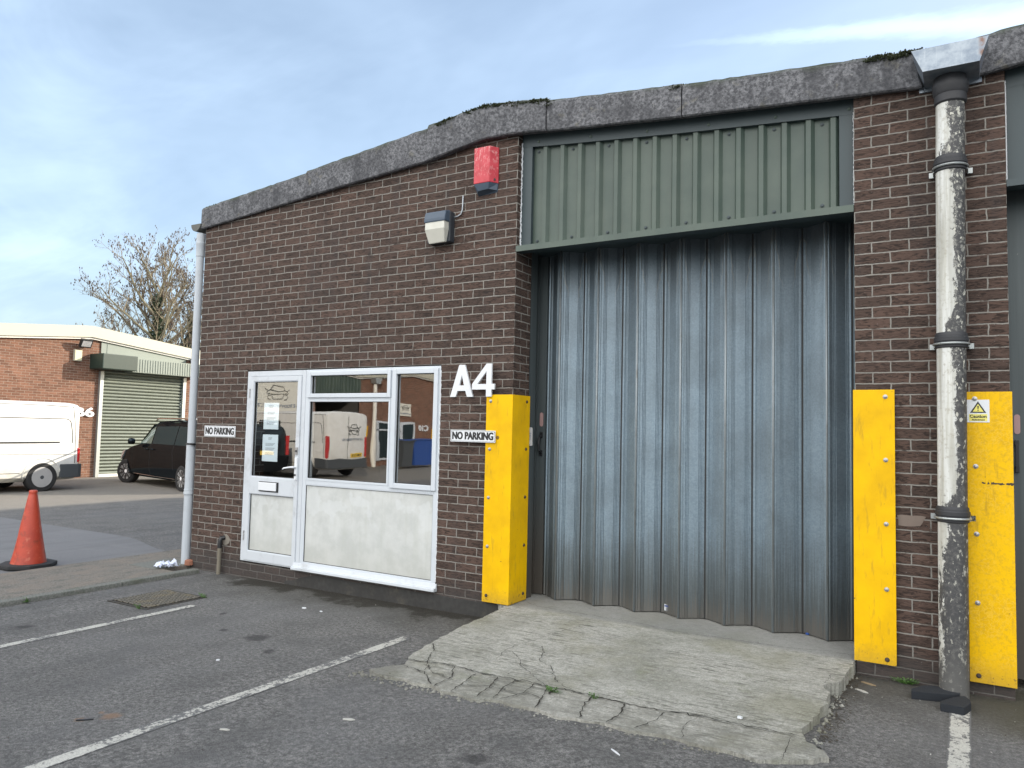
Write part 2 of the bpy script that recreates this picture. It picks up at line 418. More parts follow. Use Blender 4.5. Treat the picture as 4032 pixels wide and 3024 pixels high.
def m_peel():
    """white paint peeling off a black iron pipe: wear has its own blotchy shape"""
    g = G('peeling_white_pipe'); p = g.pos(); x, y, z = g.xyz(p)
    n = g.math('ADD', g.math('MULTIPLY', g.noise(g.scale(p, (7, 7, 1.5)), 1.0, 3, .6), .55), g.math('MULTIPLY', g.noise(g.scale(p, (13, 13, 7)), 1.0, 6, .8, 1.2), .5)); n2 = g.noise(p, 42, 4, .75); n3 = g.noise(g.scale(p, (30, 30, 1.5)), 1.0, 3)
    side = g.math('MULTIPLY', g.math('SUBTRACT', x, 7.595), 6.0)
    lowd = g.math('MULTIPLY', g.math('SUBTRACT', 1.0, g.ramp(z, .75, 1.25)), .33)
    joint = 0.0
    s = g.math('ADD', g.math('ADD', n, g.math('MULTIPLY', n2, .3)), g.math('SUBTRACT', g.math('ADD', g.math('MULTIPLY', side, .7), lowd), .04))
    for zc in (3.47, 2.34, 1.22):
        j = g.math('MULTIPLY', g.ramp(g.math('ABSOLUTE', g.math('SUBTRACT', z, zc)), .16, .0), .22)
        s = g.math('ADD', s, j)
    for z0_, z1_, off in ((3.43, 4.0, .13), (2.28, 3.43, .045), (1.18, 2.28, .05), (.0, 1.18, .13)):
        seg = g.math('MULTIPLY', g.math('GREATER_THAN', z, z0_), g.math('LESS_THAN', z, z1_)); s = g.math('ADD', s, g.math('MULTIPLY', seg, off))
    f = g.ramp(s, .80, .83)
    wh = g.mix(g.ramp(n3, .35, .7), (.62, .64, .62), (.42, .42, .37))
    wh = g.mix(g.math('MULTIPLY', g.ramp(n2, .5, .68), .5), wh, (.26, .23, .17))
    wh = g.mix(g.math('MULTIPLY', g.ramp(g.noise(g.scale(p, (16, 16, .9)), 1.0, 4, .65), .45, .65), .6), wh, (.30, .30, .27))
    dk = g.mix(n2, (.022, .024, .028), (.075, .075, .075))
    fl = g.math('MULTIPLY', g.ramp(g.noise(g.scale(p, (40, 40, 22)), 1.0, 3, .6), .60, .64), g.ramp(z, .3, 2.6, .5, 1.0))
    dk = g.mix(fl, dk, (.48, .48, .42)); dk = g.mix(g.math('MULTIPLY', g.ramp(n2, .5, .62), g.ramp(z, 1.6, 3.2, .15, .75)), dk, (.30, .30, .27))
    c = g.mix(f, wh, dk)
    gr = g.math('SUBTRACT', 1.0, g.ramp(z, .12, .45))
    c = g.mix(g.math('MULTIPLY', gr, .7), c, (.10, .10, .095))
    g.bsdf(c, .6, 0, g.bump(g.math('ADD', g.math('MULTIPLY', f, -1.0), g.math('MULTIPLY', n2, .3)), .4, .004)); return g.m
M['peel'] = m_peel()
M['pipe_dark'] = plain('black_pipe_collar', (.03, .032, .037), .6, 0, .4, 40, .3)
def m_zinc():
    g = G('lead_grey_hopper'); p = g.pos(); n = g.noise(p, 12, 4, .7); st = g.noise(g.scale(p, (45, 3, 3)), 1.0, 3)
    c = g.mix(g.ramp(n, .3, .7), (.17, .21, .26), (.30, .345, .39))
    c = g.mix(g.math('MULTIPLY', g.ramp(st, .6, .72), .5), c, (.45, .49, .52))
    x = g.xyz(p)[0]
    c = g.mix(g.math('MULTIPLY', g.ramp(g.math('ABSOLUTE', g.math('SUBTRACT', x, 7.80)), .03, .0), g.ramp(n, .4, .6)), c, (.16, .10, .08))
    g.bsdf(c, .45, .5); return g.m
M['zinc'] = m_zinc()

def m_asphalt():
    g = G('asphalt'); p = g.pos(); x, y, z = g.xyz(p)
    a = g.noise(p, 120, 3, .7); b = g.noise(p, 320, 2, .6); big = g.noise(p, .55, 4, .6); mid = g.noise(p, 2.6, 5, .65)
    v = g.vor(p, 170, out='Color'); vc = g.n('ShaderNodeSeparateColor', Color=v).outputs[0]
    c = g.mix(g.ramp(a, .3, .72), (.085, .085, .084), (.205, .203, .198))
    c = g.mix(g.math('MULTIPLY', g.ramp(vc, .78, .98), .6), c, (.26, .26, .25))
    m40 = g.noise(p, 34, 4, .8); c = g.mix(g.math('MULTIPLY', g.ramp(m40, .47, .62), .8), c, (.062, .062, .061)); c = g.mix(g.math('MULTIPLY', g.ramp(m40, .45, .36), .65), c, (.27, .268, .26))
    trk = g.ramp(g.noise(g.scale(p, (2.4, .25, 1)), 1.0, 3, .6), .45, .7); c = g.mix(g.math('MULTIPLY', trk, .38), c, (.07, .07, .07))
    c = g.mix(g.math('MULTIPLY', g.ramp(mid, .42, .68), .45), c, (.075, .077, .078))
    c = g.mix(g.math('MULTIPLY', g.ramp(big, .45, .65), .3), c, (.15, .152, .158))
    # damp mossy strip against the wall foot
    wob = g.math('MULTIPLY', g.math('SUBTRACT', g.noise(p, 2.4, 5, .7), .5), .9)
    d = g.math('ADD', g.math('MULTIPLY', y, 1.0), wob)
    near = g.math('MULTIPLY', g.ramp(d, -.95, -.05), g.math('MULTIPLY', g.ramp(x, .3, 1.6), g.ramp(y, .3, .2)))
    c = g.mix(g.math('MULTIPLY', near, .72), c, (.045, .043, .034))
    wet = g.math('MULTIPLY', g.ramp(g.math('ADD', d, g.math('MULTIPLY', wob, .6)), -.32, -.12), g.math('MULTIPLY', g.ramp(x, .4, 1.2), g.ramp(x, 4.6, 4.2)))
    c = g.mix(g.math('MULTIPLY', wet, .9), c, (.022, .020, .015))
    # greenish corner by the right hand pipe
    gr = g.math('MULTIPLY', g.ramp(x, 7.5, 8.1), g.ramp(d, -1.0, -.3))
    c = g.mix(g.math('MULTIPLY', gr, .6), c, (.06, .055, .028))
    # dark oil blotches of their own shape
    for cx, cy, r in ((2.94, -1.55, .13), (2.1, -1.2, .05), (2.55, -1.55, .05), (5.6, -2.5, .10), (3.3, -1.75, .07), (1.2, -2.4, .09)):
        dist = g.n('ShaderNodeVectorMath', {'operation': 'DISTANCE'}, _0=g.add(p, g.scale(g.noise(p, 9, 3, col=True), (.12, .12, 0))), _1=(cx+.06, cy+.06, 0)).outputs['Value']
        c = g.mix(g.math('MULTIPLY', g.ramp(dist, r, r*.45), .7), c, (.03, .03, .032))
    for cx, cy, r in ((3.56, -3.10, .075), (3.47, -3.23, .04), (3.47,-3.1,.03)):
        dist = g.n('ShaderNodeVectorMath', {'operation': 'DISTANCE'}, _0=g.add(p, g.scale(g.noise(p, 22, 3, col=True), (.07, .07, 0))), _1=(cx+.035, cy+.035, 0)).outputs['Value']
        c = g.mix(g.math('MULTIPLY', g.ramp(dist, r, r*.3), .55), c, (.23, .13, .07))
    # older tan surface beyond the bays, its colour lifted to paint the sunlit strip
    far = g.ramp(g.math('ADD', x, g.math('MULTIPLY', wob, .8)), -7.2, -8.2)
    c = g.mix(g.math('MULTIPLY', far, .6), c, (.23, .21, .18))
    g.bsdf(c, .9, 0, g.bump(g.math('ADD', g.math('ADD', a, g.math('MULTIPLY', m40, 1.2)), g.math('MULTIPLY', b, .5)), .8, .009), .3); return g.m
M['asphalt'] = m_asphalt()
def m_road():
    g = G('smooth_road_surface'); p = g.pos()
    a = g.noise(p, 140, 3, .7); mid = g.noise(g.scale(p, (1, 3.5, 1)), 1.1, 4, .6); tr = g.noise(g.scale(p, (3.2, .4, 1)), 1.0, 3)
    c = g.mix(g.ramp(a, .3, .7), (.115, .118, .125), (.185, .188, .195))
    c = g.mix(g.math('MULTIPLY', g.ramp(tr, .45, .7), .4), c, (.095, .097, .10))
    c = g.mix(g.math('MULTIPLY', g.ramp(mid, .5, .7), .25), c, (.2, .2, .2))
    g.bsdf(c, .85, 0, g.bump(a, .4, .004), .3); return g.m
M['road'] = m_road()
def m_path():
    g = G('weathered_path_concrete'); p = g.pos()
    a = g.noise(p, 75, 4, .75); mid = g.noise(g.scale(p, (3.4, 2, 1)), 1.6, 5, .7)
    c = g.mix(g.ramp(a, .3, .72), (.085, .08, .07), (.24, .225, .20))
    c = g.mix(g.math('MULTIPLY', g.ramp(mid, .46, .6), .5), c, (.21, .175, .145))
    c = g.mix(g.math('MULTIPLY', g.ramp(mid, .45, .36), .55), c, (.085, .09, .08))
    g.bsdf(c, .9, 0, g.bump(a, .7, .008), .25); return g.m
M['path'] = m_path()
def m_kerb():
    g = G('kerb_concrete'); p = g.pos(); a = g.noise(p, 60, 4, .7); mid = g.noise(p, 3, 4)
    c = g.mix(g.ramp(a, .3, .7), (.10, .105, .095), (.19, .195, .18))
    c = g.mix(g.math('MULTIPLY', g.ramp(mid, .5, .65), .5), c, (.085, .095, .07))
    g.bsdf(c, .9, 0, g.bump(a, .4, .005), .25); return g.m
M['kerb'] = m_kerb()
def m_ramp():
    g = G('brushed_ramp_concrete'); p = g.pos(); x, y, z = g.xyz(p)
    a = g.noise(p, 95, 4, .75); mid = g.noise(p, 1.5, 5, .62); b = g.noise(p, 8, 5, .7)
    rid = g.noise(g.scale(p, (6.0, 46, 1)), 1.0, 4, .7, .8)
    amt = g.math('MULTIPLY', g.ramp(g.noise(g.add(p, (4, 2, 0)), 1.6, 4, .7), .36, .6, .25, 1.0), g.math('SUBTRACT', 1.0, g.ramp(y, -.03, .03)))
    c = g.mix(g.ramp(a, .28, .74), (.24, .24, .215), (.43, .43, .395))
    c = g.mix(g.math('MULTIPLY', g.ramp(rid, .52, .36), g.math('MULTIPLY', amt, .85)), c, (.09, .093, .08))
    c = g.mix(g.math('MULTIPLY', g.ramp(mid, .42, .66), .5), c, (.135, .14, .115))
    c = g.mix(g.math('MULTIPLY', g.ramp(b, .56, .74), .4), c, (.12, .115, .085))
    c = g.mix(g.math('MULTIPLY', g.ramp(g.noise(g.add(p, (7, 7, 0)), 3.2, 4, .6), .60, .72), .35), c, (.12, .14, .07))
    m30 = g.noise(p, 30, 4, .8); c = g.mix(g.math('MULTIPLY', g.ramp(m30, .5, .66), .5), c, (.12, .12, .10)); c = g.mix(g.math('MULTIPLY', g.ramp(m30, .44, .34), .5), c, (.42, .415, .38))
    fs = g.math('MULTIPLY', g.ramp(g.math('ADD', y, g.math('MULTIPLY', g.math('SUBTRACT', b, .5), .1)), -1.43, -1.5), g.ramp(g.noise(g.add(p, (1, 6, 0)), 11, 4, .7), .35, .6)); c = g.mix(g.math('MULTIPLY', fs, .5), c, (.15, .148, .13))
    wing = g.math('MULTIPLY', g.ramp(x, 4.62, 4.35), g.ramp(y, -1.5, -1.6)); c = g.mix(g.math('MULTIPLY', wing, .6), c, (.12, .12, .105))
    c = g.mix(g.math('MULTIPLY', g.ramp(g.noise(g.add(p, (2, 9, 0)), 1.3, 4, .6), .5, .68), .35), c, (.17, .165, .10))
    flat = g.ramp(y, -.03, .05)
    c = g.mix(g.math('MULTIPLY', flat, .55), c, (.17, .175, .175))
    h = g.math('ADD', g.math('MULTIPLY', g.math('MULTIPLY', rid, amt), 1.3), g.math('MULTIPLY', a, .5))
    g.bsdf(c, .92, 0, g.bump(h, .8, .010), .25); return g.m
M['ramp'] = m_ramp()
M['crack'] = plain('crack_dirt', (.028, .026, .02), .95, 0, .5, 40)

def m_line():
    g = G('worn_line_paint'); p = g.pos(); a = g.noise(p, 38, 4, .75); b = g.noise(p, 140, 3, .7); w = g.noise(p, 5, 3, .6)
    uv = g.uv(); u = g.xyz(uv)[1]
    edge = g.ramp(g.math('ABSOLUTE', g.math('SUBTRACT', u, .5)), .36, .5)
    s = g.math('ADD', g.math('ADD', g.math('MULTIPLY', a, .6), g.math('MULTIPLY', w, .4)), g.math('MULTIPLY', edge, .16))
    f = g.ramp(s, .505, .56)
    c = g.mix(g.ramp(b, .35, .7), (.47, .47, .43), (.30, .30, .28))
    asp = g.mix(g.ramp(b, .3, .7), (.07, .072, .074), (.14, .142, .145))
    c = g.mix(g.math('MULTIPLY', f, .95), c, asp)
    g.bsdf(c, .85, 0, g.bump(g.math('SUBTRACT', b, f), .4, .004), .3); return g.m
M['line'] = m_line()

def m_spandrel():
    g = G('weathered_white_board'); p = g.pos(); x, y, z = g.xyz(p)
    n = g.noise(p, 3.5, 5, .65); n2 = g.noise(p, 60, 4, .7); st = g.noise(g.scale(p, (14, 14, 1.3)), 1.0, 4)
    c = g.mix(g.ramp(n, .35, .65), (.50, .52, .51), (.42, .44, .43))
    c = g.mix(g.math('MULTIPLY', g.ramp(n2, .6, .72), .45), c, (.58, .60, .60))
    c = g.mix(g.math('MULTIPLY', g.ramp(st, .48, .7), .3), c, (.36, .38, .34))
    c = g.mix(g.math('MULTIPLY', g.math('SUBTRACT', 1.0, g.ramp(g.math('ADD', z, g.math('MULTIPLY', st, .4)), .35, .8)), .35), c, (.30, .30, .25))
    w = g.math('MULTIPLY', g.ramp(g.noise(g.add(p, (2, 0, 4)), 2.2, 4, .6), .52, .56), g.ramp(z, .6, .75))
    c = g.mix(g.math('MULTIPLY', w, .35), c, (.57, .60, .61))
    g.bsdf(c, .6, 0, g.bump(n2, .15, .002)); return g.m
M['spandrel'] = m_spandrel()

def m_glass():
    g = G('window_glass')
    gl = g.n('ShaderNodeBsdfGlossy', Roughness=.012, Color=(1, 1, 1, 1)); tr = g.n('ShaderNodeBsdfTransparent', Color=(.92, .95, .94, 1))
    ge = g.n('ShaderNodeNewGeometry'); c_ = g.math('ABSOLUTE', g.n('ShaderNodeVectorMath', {'operation': 'DOT_PRODUCT'}, _0=ge.outputs['Incoming'], _1=ge.outputs['True Normal']).outputs['Value'])
    F = g.math('ADD', .28, g.math('MULTIPLY', .72, g.math('POWER', g.math('SUBTRACT', 1.0, c_), 5.0)))
    p = g.pos(); nb = g.bump(g.noise(p, 1.4, 2), .06, .02); g.set(gl.inputs['Normal'], nb)
    mx = g.n('ShaderNodeMixShader', Fac=F); g.t.links.new(tr.outputs[0], mx.inputs[1]); g.t.links.new(gl.outputs[0], mx.inputs[2])
    g.t.links.new(mx.outputs[0], g.out.inputs[0]); return g.m
M['glass'] = m_glass()
def m_emit(name, col, s):
    g = G(name); e = g.n('ShaderNodeEmission', Color=(*col, 1), Strength=s); g.t.links.new(e.outputs[0], g.out.inputs[0]); return g.m
M['tube_light'] = m_emit('lit_tube', (1, .8, .4), 2.5)
def m_cone():
    g = G('orange_cone_plastic'); p = g.obj(); n = g.noise(p, 7, 5, .65)
    c = g.mix(g.ramp(n, .3, .7), (.43, .052, .022), (.34, .036, .017))
    c = g.mix(g.math('MULTIPLY', g.ramp(g.noise(p, 9, 5, .75), .52, .66), .6), c, (.15, .035, .02)); c = g.mix(g.math('MULTIPLY', g.ramp(g.noise(g.add(p, (3, 3, 3)), 11, 4, .7), .56, .66), .35), c, (.55, .20, .12))
    g.bsdf(c, .5, 0, g.bump(n, .3, .01)); return g.m
M['cone'] = m_cone()
def m_manhole():
    g = G('rusty_cast_iron'); p = g.pos(); n = g.noise(p, 60, 4, .7); n2 = g.noise(p, 7, 3)
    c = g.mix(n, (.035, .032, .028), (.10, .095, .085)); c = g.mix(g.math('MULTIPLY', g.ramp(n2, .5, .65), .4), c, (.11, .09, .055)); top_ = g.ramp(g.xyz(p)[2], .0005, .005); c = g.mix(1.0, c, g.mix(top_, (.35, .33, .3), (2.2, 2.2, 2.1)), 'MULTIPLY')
    g.bsdf(c, .7, .3, g.bump(n, .4, .003)); return g.m
M['iron'] = m_manhole()
def m_shutter():
    g = G('roller_shutter_steel'); p = g.pos(); n = g.noise(p, 7, 4)
    c = g.mix(n, (.15, .172, .145), (.215, .24, .20)); g.bsdf(c, .5, .2); return g.m
M['shutter'] = m_shutter()
M['box_green'] = plain('dark_green_shutter_box', (.022, .042, .034), .45, .1, .3, 12)
M['litter'] = plain('litter_flecks', (.42, .42, .39), .8, 0, .1)
M['grit'] = plain('dark_grit', (.07, .06, .045), .9, 0, .5, 70)

# ------------------------------------------------------------------ ground
def sm(a, b, t):
    t = max(0, min(1, (t-a)/(b-a))); return t*t*(3-2*t)
def gz(x, y):
    return .058*sm(3.0, 7.2, x) - .012*sm(2, 0, x) - .02*sm(-.5, -6, x) - .015*sm(-8, -15, x)
def grid_sheet(name, xs, ys, m, dz=0.0, zf=None, uvf=None):
    b = MB(); nx, ny = len(xs), len(ys)
    vs = [[(x, y, (zf or gz)(x, y)+dz) for y in ys] for x in xs]
    me = bpy.data.meshes.new(name)
    V = [v for r in vs for v in r]; F = []
    for i in range(nx-1):
        for j in range(ny-1):
            F.append((i*ny+j, (i+1)*ny+j, (i+1)*ny+j+1, i*ny+j+1))
    me.from_pydata(V, [], F); me.materials.append(m)
    if uvf:
        l = me.uv_layers.new(name='UVMap')
        for lp in me.loops: l.data[lp.index].uv = uvf(V[lp.vertex_index])
    ob = bpy.data.objects.new(name, me); COL.objects.link(ob); return ob
def lin(a, b, n): return [a+(b-a)*i/n for i in range(n+1)]
xs = [-1500, -300, -80, -40, -25] + lin(-16, 2.5, 37) + lin(2.6, 7.9, 53) + lin(8.5, 14, 11) + [20, 40, 120, 400, 1500]
ys = [-1500, -300, -80, -45] + lin(-30, 16, 46) + [30, 60, 200, 1500]
tag(grid_sheet('ground', xs, ys, M['asphalt']), kind='structure')
def poly_sheet(name, poly, m, dz, kind='structure', zf=None):
    bm = bmesh.new(); vs = [bm.verts.new((x, y, (zf or gz)(x, y)+dz)) for x, y in poly]
    f = bm.faces.new(vs); bmesh.ops.triangulate(bm, faces=[f])
    me = bpy.data.meshes.new(name); bm.to_mesh(me); bm.free(); me.materials.append(m)
    for p in me.polygons:
        if p.normal.z < 0: p.flip()
    ob = bpy.data.objects.new(name, me); COL.objects.link(ob)
    if kind: ob['kind'] = kind
    return ob
# smoother road surface that ends on a skewed joint
road = MB(); 
xs2 = lin(-9, -1.06, 24)
for i in range(24):
    a, b_ = xs2[i], xs2[i+1]
    ya = .55+(a+1.6)*-.02+.45*sm(-1.06, -3, a); yb = .55+(b_+1.6)*-.02+.45*sm(-1.06, -3, b_)
    road.face([(a, -12, gz(a, -12)+.004), (b_, -12, gz(b_, -12)+.004), (b_, yb, gz(b_, yb)+.004), (a, ya, gz(a, ya)+.004)])
tag(road.build('road', M['road']), kind='structure')
# footpath along the side wall with an edging kerb
pz = .03
b = MB(); b.box(-1.05, .215, -12, -.35, -.3, pz); b.box(-1.05, -.005, -.35, 12, -.3, pz)
tag(b.build('path', M['path'], bevel=.006), kind='structure')
b = MB()
y = -12.0
while y < -.2:
    y2 = min(y+.915, -.12); b.box(.22, .345, y, y2-.006, -.3, pz+.004+random.uniform(-.002, .003)); y = y2
tag(b.build('kerb', M['kerb'], bevel=.012), kind='structure')
b = MB(); b.box(-.52, -.03, -.42, .1, pz-.02, pz+.004)
tag(b.build('path_patch', M['kerb']), kind='structure')

# ------------------------------------------------------------------ industrial unit (the near brick building)
# fascia underside / top profile along x
FB = [(-.3, 3.92), (.035, 3.942), (1.691, 4.078), (3.312, 4.199), (3.95, 4.29), (4.25, 4.285), (4.588, 4.249), (5.787, 4.139), (7.027, 4.043), (7.6, 4.0), (8.03, 4.05), (9.2, 4.14), (10.6, 4.24), (11.2, 4.29), (12, 4.25), (15.2, 4.0), (22, 4.0)]
def interp(t, tab):
    if t <= tab[0][0]: return tab[0][1]
    for (a, va), (b_, vb) in zip(tab, tab[1:]):
        if t <= b_: return va+(vb-va)*(t-a)/(b_-a)
    return tab[-1][1]
U = root('industrial_unit', (3.8, 0, 0), 'dark brick industrial unit with a grey mossy gable fascia and a folding steel door', 'building')
wall = MB()
def wq(p, uo=0.0, axis='x'):
    """wall quad with metre UVs; axis = which coordinate runs along the wall"""
    k = 0 if axis == 'x' else 1
    wall.face(p, [(q[k]+uo, q[2]) for q in p])
def front(x0, x1, z0, z1=None, y=0.0):
    n = max(1, int((x1-x0)/.4)) if z1 is None else 1
    for i in range(n):
        a = x0+(x1-x0)*i/n; c = x0+(x1-x0)*(i+1)/n
        za = interp(a, FB)+.08 if z1 is None else z1; zc = interp(c, FB)+.08 if z1 is None else z1
        wq([(a, y, z0), (c, y, z0), (c, y, zc), (a, y, za)])
DX0, DX1, DZ0, DZ1 = .833, 3.492, .155, 2.25
front(0, DX0, -.3, DZ1); front(DX1, 4.275, -.3, DZ1); front(DX0, DX1, -.3, DZ0); front(0, 4.275, DZ1)
# opening reveals
for x, s_ in ((DX0, 1), (DX1, -1)):
    p = [(x, 0, DZ0), (x, .28, DZ0), (x, .28, DZ1), (x, 0, DZ1)]
    if s_ > 0: p = p[::-1]
    wq(p, 0, 'y')
wq([(DX0, 0, DZ1), (DX1, 0, DZ1), (DX1, .28, DZ1), (DX0, .28, DZ1)]); wq([(DX0, .28, DZ0), (DX1, .28, DZ0), (DX1, 0, DZ0), (DX0, 0, DZ0)])
# folding door reveal and return behind it
zt = 4.4
wq([(4.275, 0, -.3), (4.275, .28, -.3), (4.275, .28, zt), (4.275, 0, zt)], 4.275, 'y')
wall.face([(4.275, .28, -.3), (4.1, .28, -.3), (4.1, .28, zt), (4.275, .28, zt)], [(.5, -.3), (.3, -.3), (.3, zt), (.5, zt)])
# side wall
wall.face([(0, 14, -.3), (0, 0, -.3), (0, 0, 4.02), (0, 14, 4.02)], [(-14, -.3), (0, -.3), (0, 4.02), (-14, 4.02)])
wall.build('wall', M['brick'], U)
wall = MB()
PX0, PX1 = 7.028, 7.924
wall.face([(PX0, 0, -.3), (PX1, 0, -.3), (PX1, 0, 4.13), (PX0, 0, 4.15)], [(0, -.3), (.896, -.3), (.896, 4.13), (0, 4.15)])
wall.face([(PX0, .28, -.3), (PX0, 0, -.3), (PX0, 0, 4.3), (PX0, .28, 4.3)], [(-.28, -.3), (0, -.3), (0, 4.3), (-.28, 4.3)])
wall.face([(PX1, 0, -.3), (PX1, .28, -.3), (PX1, .28, 4.3), (PX1, 0, 4.3)], [(.896, -.3), (1.176, -.3), (1.176, 4.3), (.896, 4.3)])
wall.face([(7.35, .28, -.3), (PX0, .28, -.3), (PX0, .28, 4.3), (7.35, .28, 4.3)], [(0, -.3), (.3, -.3), (.3, 4.3), (0, 4.3)])
wall.build('pier', M['brick'], U)
# stained patch of bare brick face on the pier
b = MB(); pts = []
for px_, pz_ in ((7.285, 1.078), (7.33, 1.074), (7.38, 1.077), (7.415, 1.082), (7.425, 1.10), (7.44, 1.125), (7.452, 1.145), (7.42, 1.150), (7.36, 1.147), (7.30, 1.149), (7.283, 1.143), (7.292, 1.11)): pts.append((px_+random.uniform(-.004, .004), pz_))
b.prism(pts, -.0025, .01); b.build('bare_brick_patch', plain('bare_clay', (.20, .16, .135), .9, 0, .3, 30), U)
# rendered plinth
b = MB(); pl = []
for i in range(25):
    x = 1.55+(4.275-1.55)*i/24; pl.append((x, .135+random.uniform(-.006, .006)-.10*sm(2.0, 1.55, x)))
b.prism([(4.275, -.3), (1.55, -.3)] + pl, -.007, .05)
b.build('plinth', M['concrete_plinth'], U)
# roof behind the fascia
TOP = [(-.07, 4.20), (1.69, 4.36), (3.31, 4.53), (3.946, 4.607), (4.58, 4.53), (5.8, 4.41), (7.01, 4.32), (7.6, 4.27), (8.03, 4.315), (9.2, 4.43), (10.6, 4.57), (11.2, 4.6), (12, 4.55), (15.2, 4.27), (19, 4.6), (22, 4.3)]
def roof(parent, x0, x1):
    b = MB(); n = 14
    for i in range(n):
        a = x0+(x1-x0)*i/n; c = x0+(x1-x0)*(i+1)/n
        za, zc = interp(a, TOP)-.06, interp(c, TOP)-.06
        b.face([(a, .03, za), (c, .03, zc), (c, 14, zc), (a, 14, za)])
        b.face([(a, 14, -.3), (c, 14, -.3), (c, 14, zc), (a, 14, za)])
    b.build('roof', M['roofsheet'], parent)
roof(U, 0, 7.6)
# interior shell so that the openings look into a dark room
b = MB(); b.box(.05, 4.05, .3, 3.2, -.05, 2.6); o = b.build('room', M['dark_room'], U)
bm = bmesh.new(); bm.from_mesh(o.data)
dl = [f for f in bm.faces if f.calc_center_median().y < 1 and abs(f.normal.y) > .9]; bmesh.ops.delete(bm, geom=dl, context='FACES'); bm.to_mesh(o.data); bm.free()
b = MB(); b.box(1.9, 3.2, 1.3, 1.95, .72, .75); b.box(1.95, 1.99, 1.33, 1.37, -.05, .72); b.box(3.1, 3.14, 1.33, 1.37, -.05, .72); b.build('desk', M['ink'], U)

def fascia_piece(parent, x0, x1, yo, tz, apex=None, label=None):
    """one cast length of fascia: face, rolled top and lower lip"""
    n = max(4, int((x1-x0)/.06)); b = MB(); rng = random.Random(int(x0*100))
    rows = []
    for i in range(n+1):
        x = x0+(x1-x0)*i/n; zb = interp(x, FB); zt = interp(x, TOP)+tz
        if apex: 
            k = max(0, 1-abs(x-apex)/.35); zt -= .014*k*k; 
        j = rng.uniform(-.004, .005)
        rows.append([(x, .02, zb+.012), (x, yo+.012, zb), (x, yo, zb+.01+rng.uniform(-.003, .003)), (x, yo, zb+(zt-zb)*.5), (x, yo+.002, zt-.035), (x, yo+.02, zt-.008+j), (x, yo+.05, zt+j), (x, .12, zt+j+.01), (x, .3, zt-.02)])
    m_ = len(rows[0])
    vv = [0, .05, .08, .5, .85, .95, 1.05, 1.2, 1.3]
    for i in range(n):
        for k in range(m_-1):
            b.face([rows[i][k], rows[i+1][k], rows[i+1][k+1], rows[i][k+1]], [(rows[i][k][0], vv[k]), (rows[i+1][k][0], vv[k]), (rows[i+1][k+1][0], vv[k+1]), (rows[i][k+1][0], vv[k+1])])
    for r, fl in ((rows[0], 1), (rows[-1], 0)):
        pts = r if not fl else r[::-1]
        b.face(pts, [(0, .5)]*len(pts))
    return b.build('fascia', M['fascia'], parent)
fascia_piece(U, -.035, 1.70, -.045, 0)
fascia_piece(U, 1.68, 3.33, -.06, .012)
fascia_piece(U, 3.305, 4.585, -.078, .022, apex=3.95)
fascia_piece(U, 4.592, 5.79, -.062, .006)
fascia_piece(U, 5.80, 7.46, -.062, .0)
# left verge end: a short return along the side wall and rough mortar
b = MB()
for i in range(12):
    a, c = i*1.15, (i+1)*1.15-.01
    b.box(-.06, .0, .02+a, .02+c, 3.98, 4.19)
b.build('verge', M['fascia'], U)

def moss_tuft(b, x, y, z, s, rng):
    for _ in range(9):
        c = Vector((x+rng.gauss(0, s*1.3), y+rng.gauss(0, s*.6), z-s*.35+rng.gauss(0, s*.22)))
        r = s*rng.uniform(.35, .6)
        vs = []
        for d in ((1,0,0),(0,1,0),(-1,0,0),(0,-1,0),(0,0,1),(0,0,-1)):
            vs.append(tuple(c+Vector(d)*r*rng.uniform(.8, 1.1)))
        i = len(b.v); b.v += vs
        for q in ((0,1,4),(1,2,4),(2,3,4),(3,0,4),(1,0,5),(2,1,5),(3,2,5),(0,3,5)):
            b.f.append(tuple(i+k for k in q)); b.uv.append(None)
b = MB(); rng = random.Random(3)
for _ in range(1700):
    x = rng.uniform(0, 7.5)
    dens = .04
    for cx, w, a in ((3.5, .12, .9), (4.0, .35, 1), (4.5, .15, 1), (7.3, .22, 1.2), (5.75, .1, .6), (2.4, .5, .12), (.1, .2, .3)):
        dens += a*math.exp(-((x-cx)/w)**2)
    if rng.random() > dens: continue
    s = rng.uniform(.006, .014)*(1+.4*min(dens, 1.2))
    drop = abs(rng.gauss(0, .02)) if dens > .6 else 0
    t = interp(x, TOP)+ (.022 if 3.3 < x < 4.6 else .006)
    moss_tuft(b, x, (-.012 if x < 3.3 else -.03) if drop < .01 else -.072, t-drop-(.014 if drop < .01 else .006), s, rng)
o = b.build('moss', M['moss']); tag(o, 'dark green moss tufts along the top of the grey fascia', 'moss', kind='stuff')
b = MB(); 
for _ in range(160):
    x = rng.uniform(7.74, 8.9); moss_tuft(b, x, -.025, interp(x, TOP)-.008-abs(rng.gauss(0, .006)), rng.uniform(.006, .014), rng)
# (moss on the neighbour joins the same growth)
o2 = b.build('moss', M['moss']); tag(o2, 'moss tufts on the neighbouring fascia beyond the rainwater hopper', 'moss', kind='stuff')

# corrugated green panel over the folding door
def corrugated(parent, x0, x1, z0, zf, y, pitch=.17, mat='clad', start=None, ribs=None):
    b = MB(); prof = []
    xk = []
    x = (start if start is not None else x0+.1)
    prof = [(x0, 0)]
    while x+.08 < x1:
        if x > x0: prof += [(x, 0), (x+.018, -.032), (x+.052, -.032), (x+.075, 0)]
        x += pitch
    prof.append((x1, 0))
    for (a, da), (c, dc) in zip(prof, prof[1:]):
        b.face([(a, y+da, z0), (c, y+dc, z0), (c, y+dc, zf(c)), (a, y+da, zf(a))])
    return b.build('cladding_sheet', M[mat], parent), prof
cl, prof = corrugated(U, 4.30, 7.0, 3.285, lambda x: interp(x, FB)-.02, .105, .1695, start=4.475)
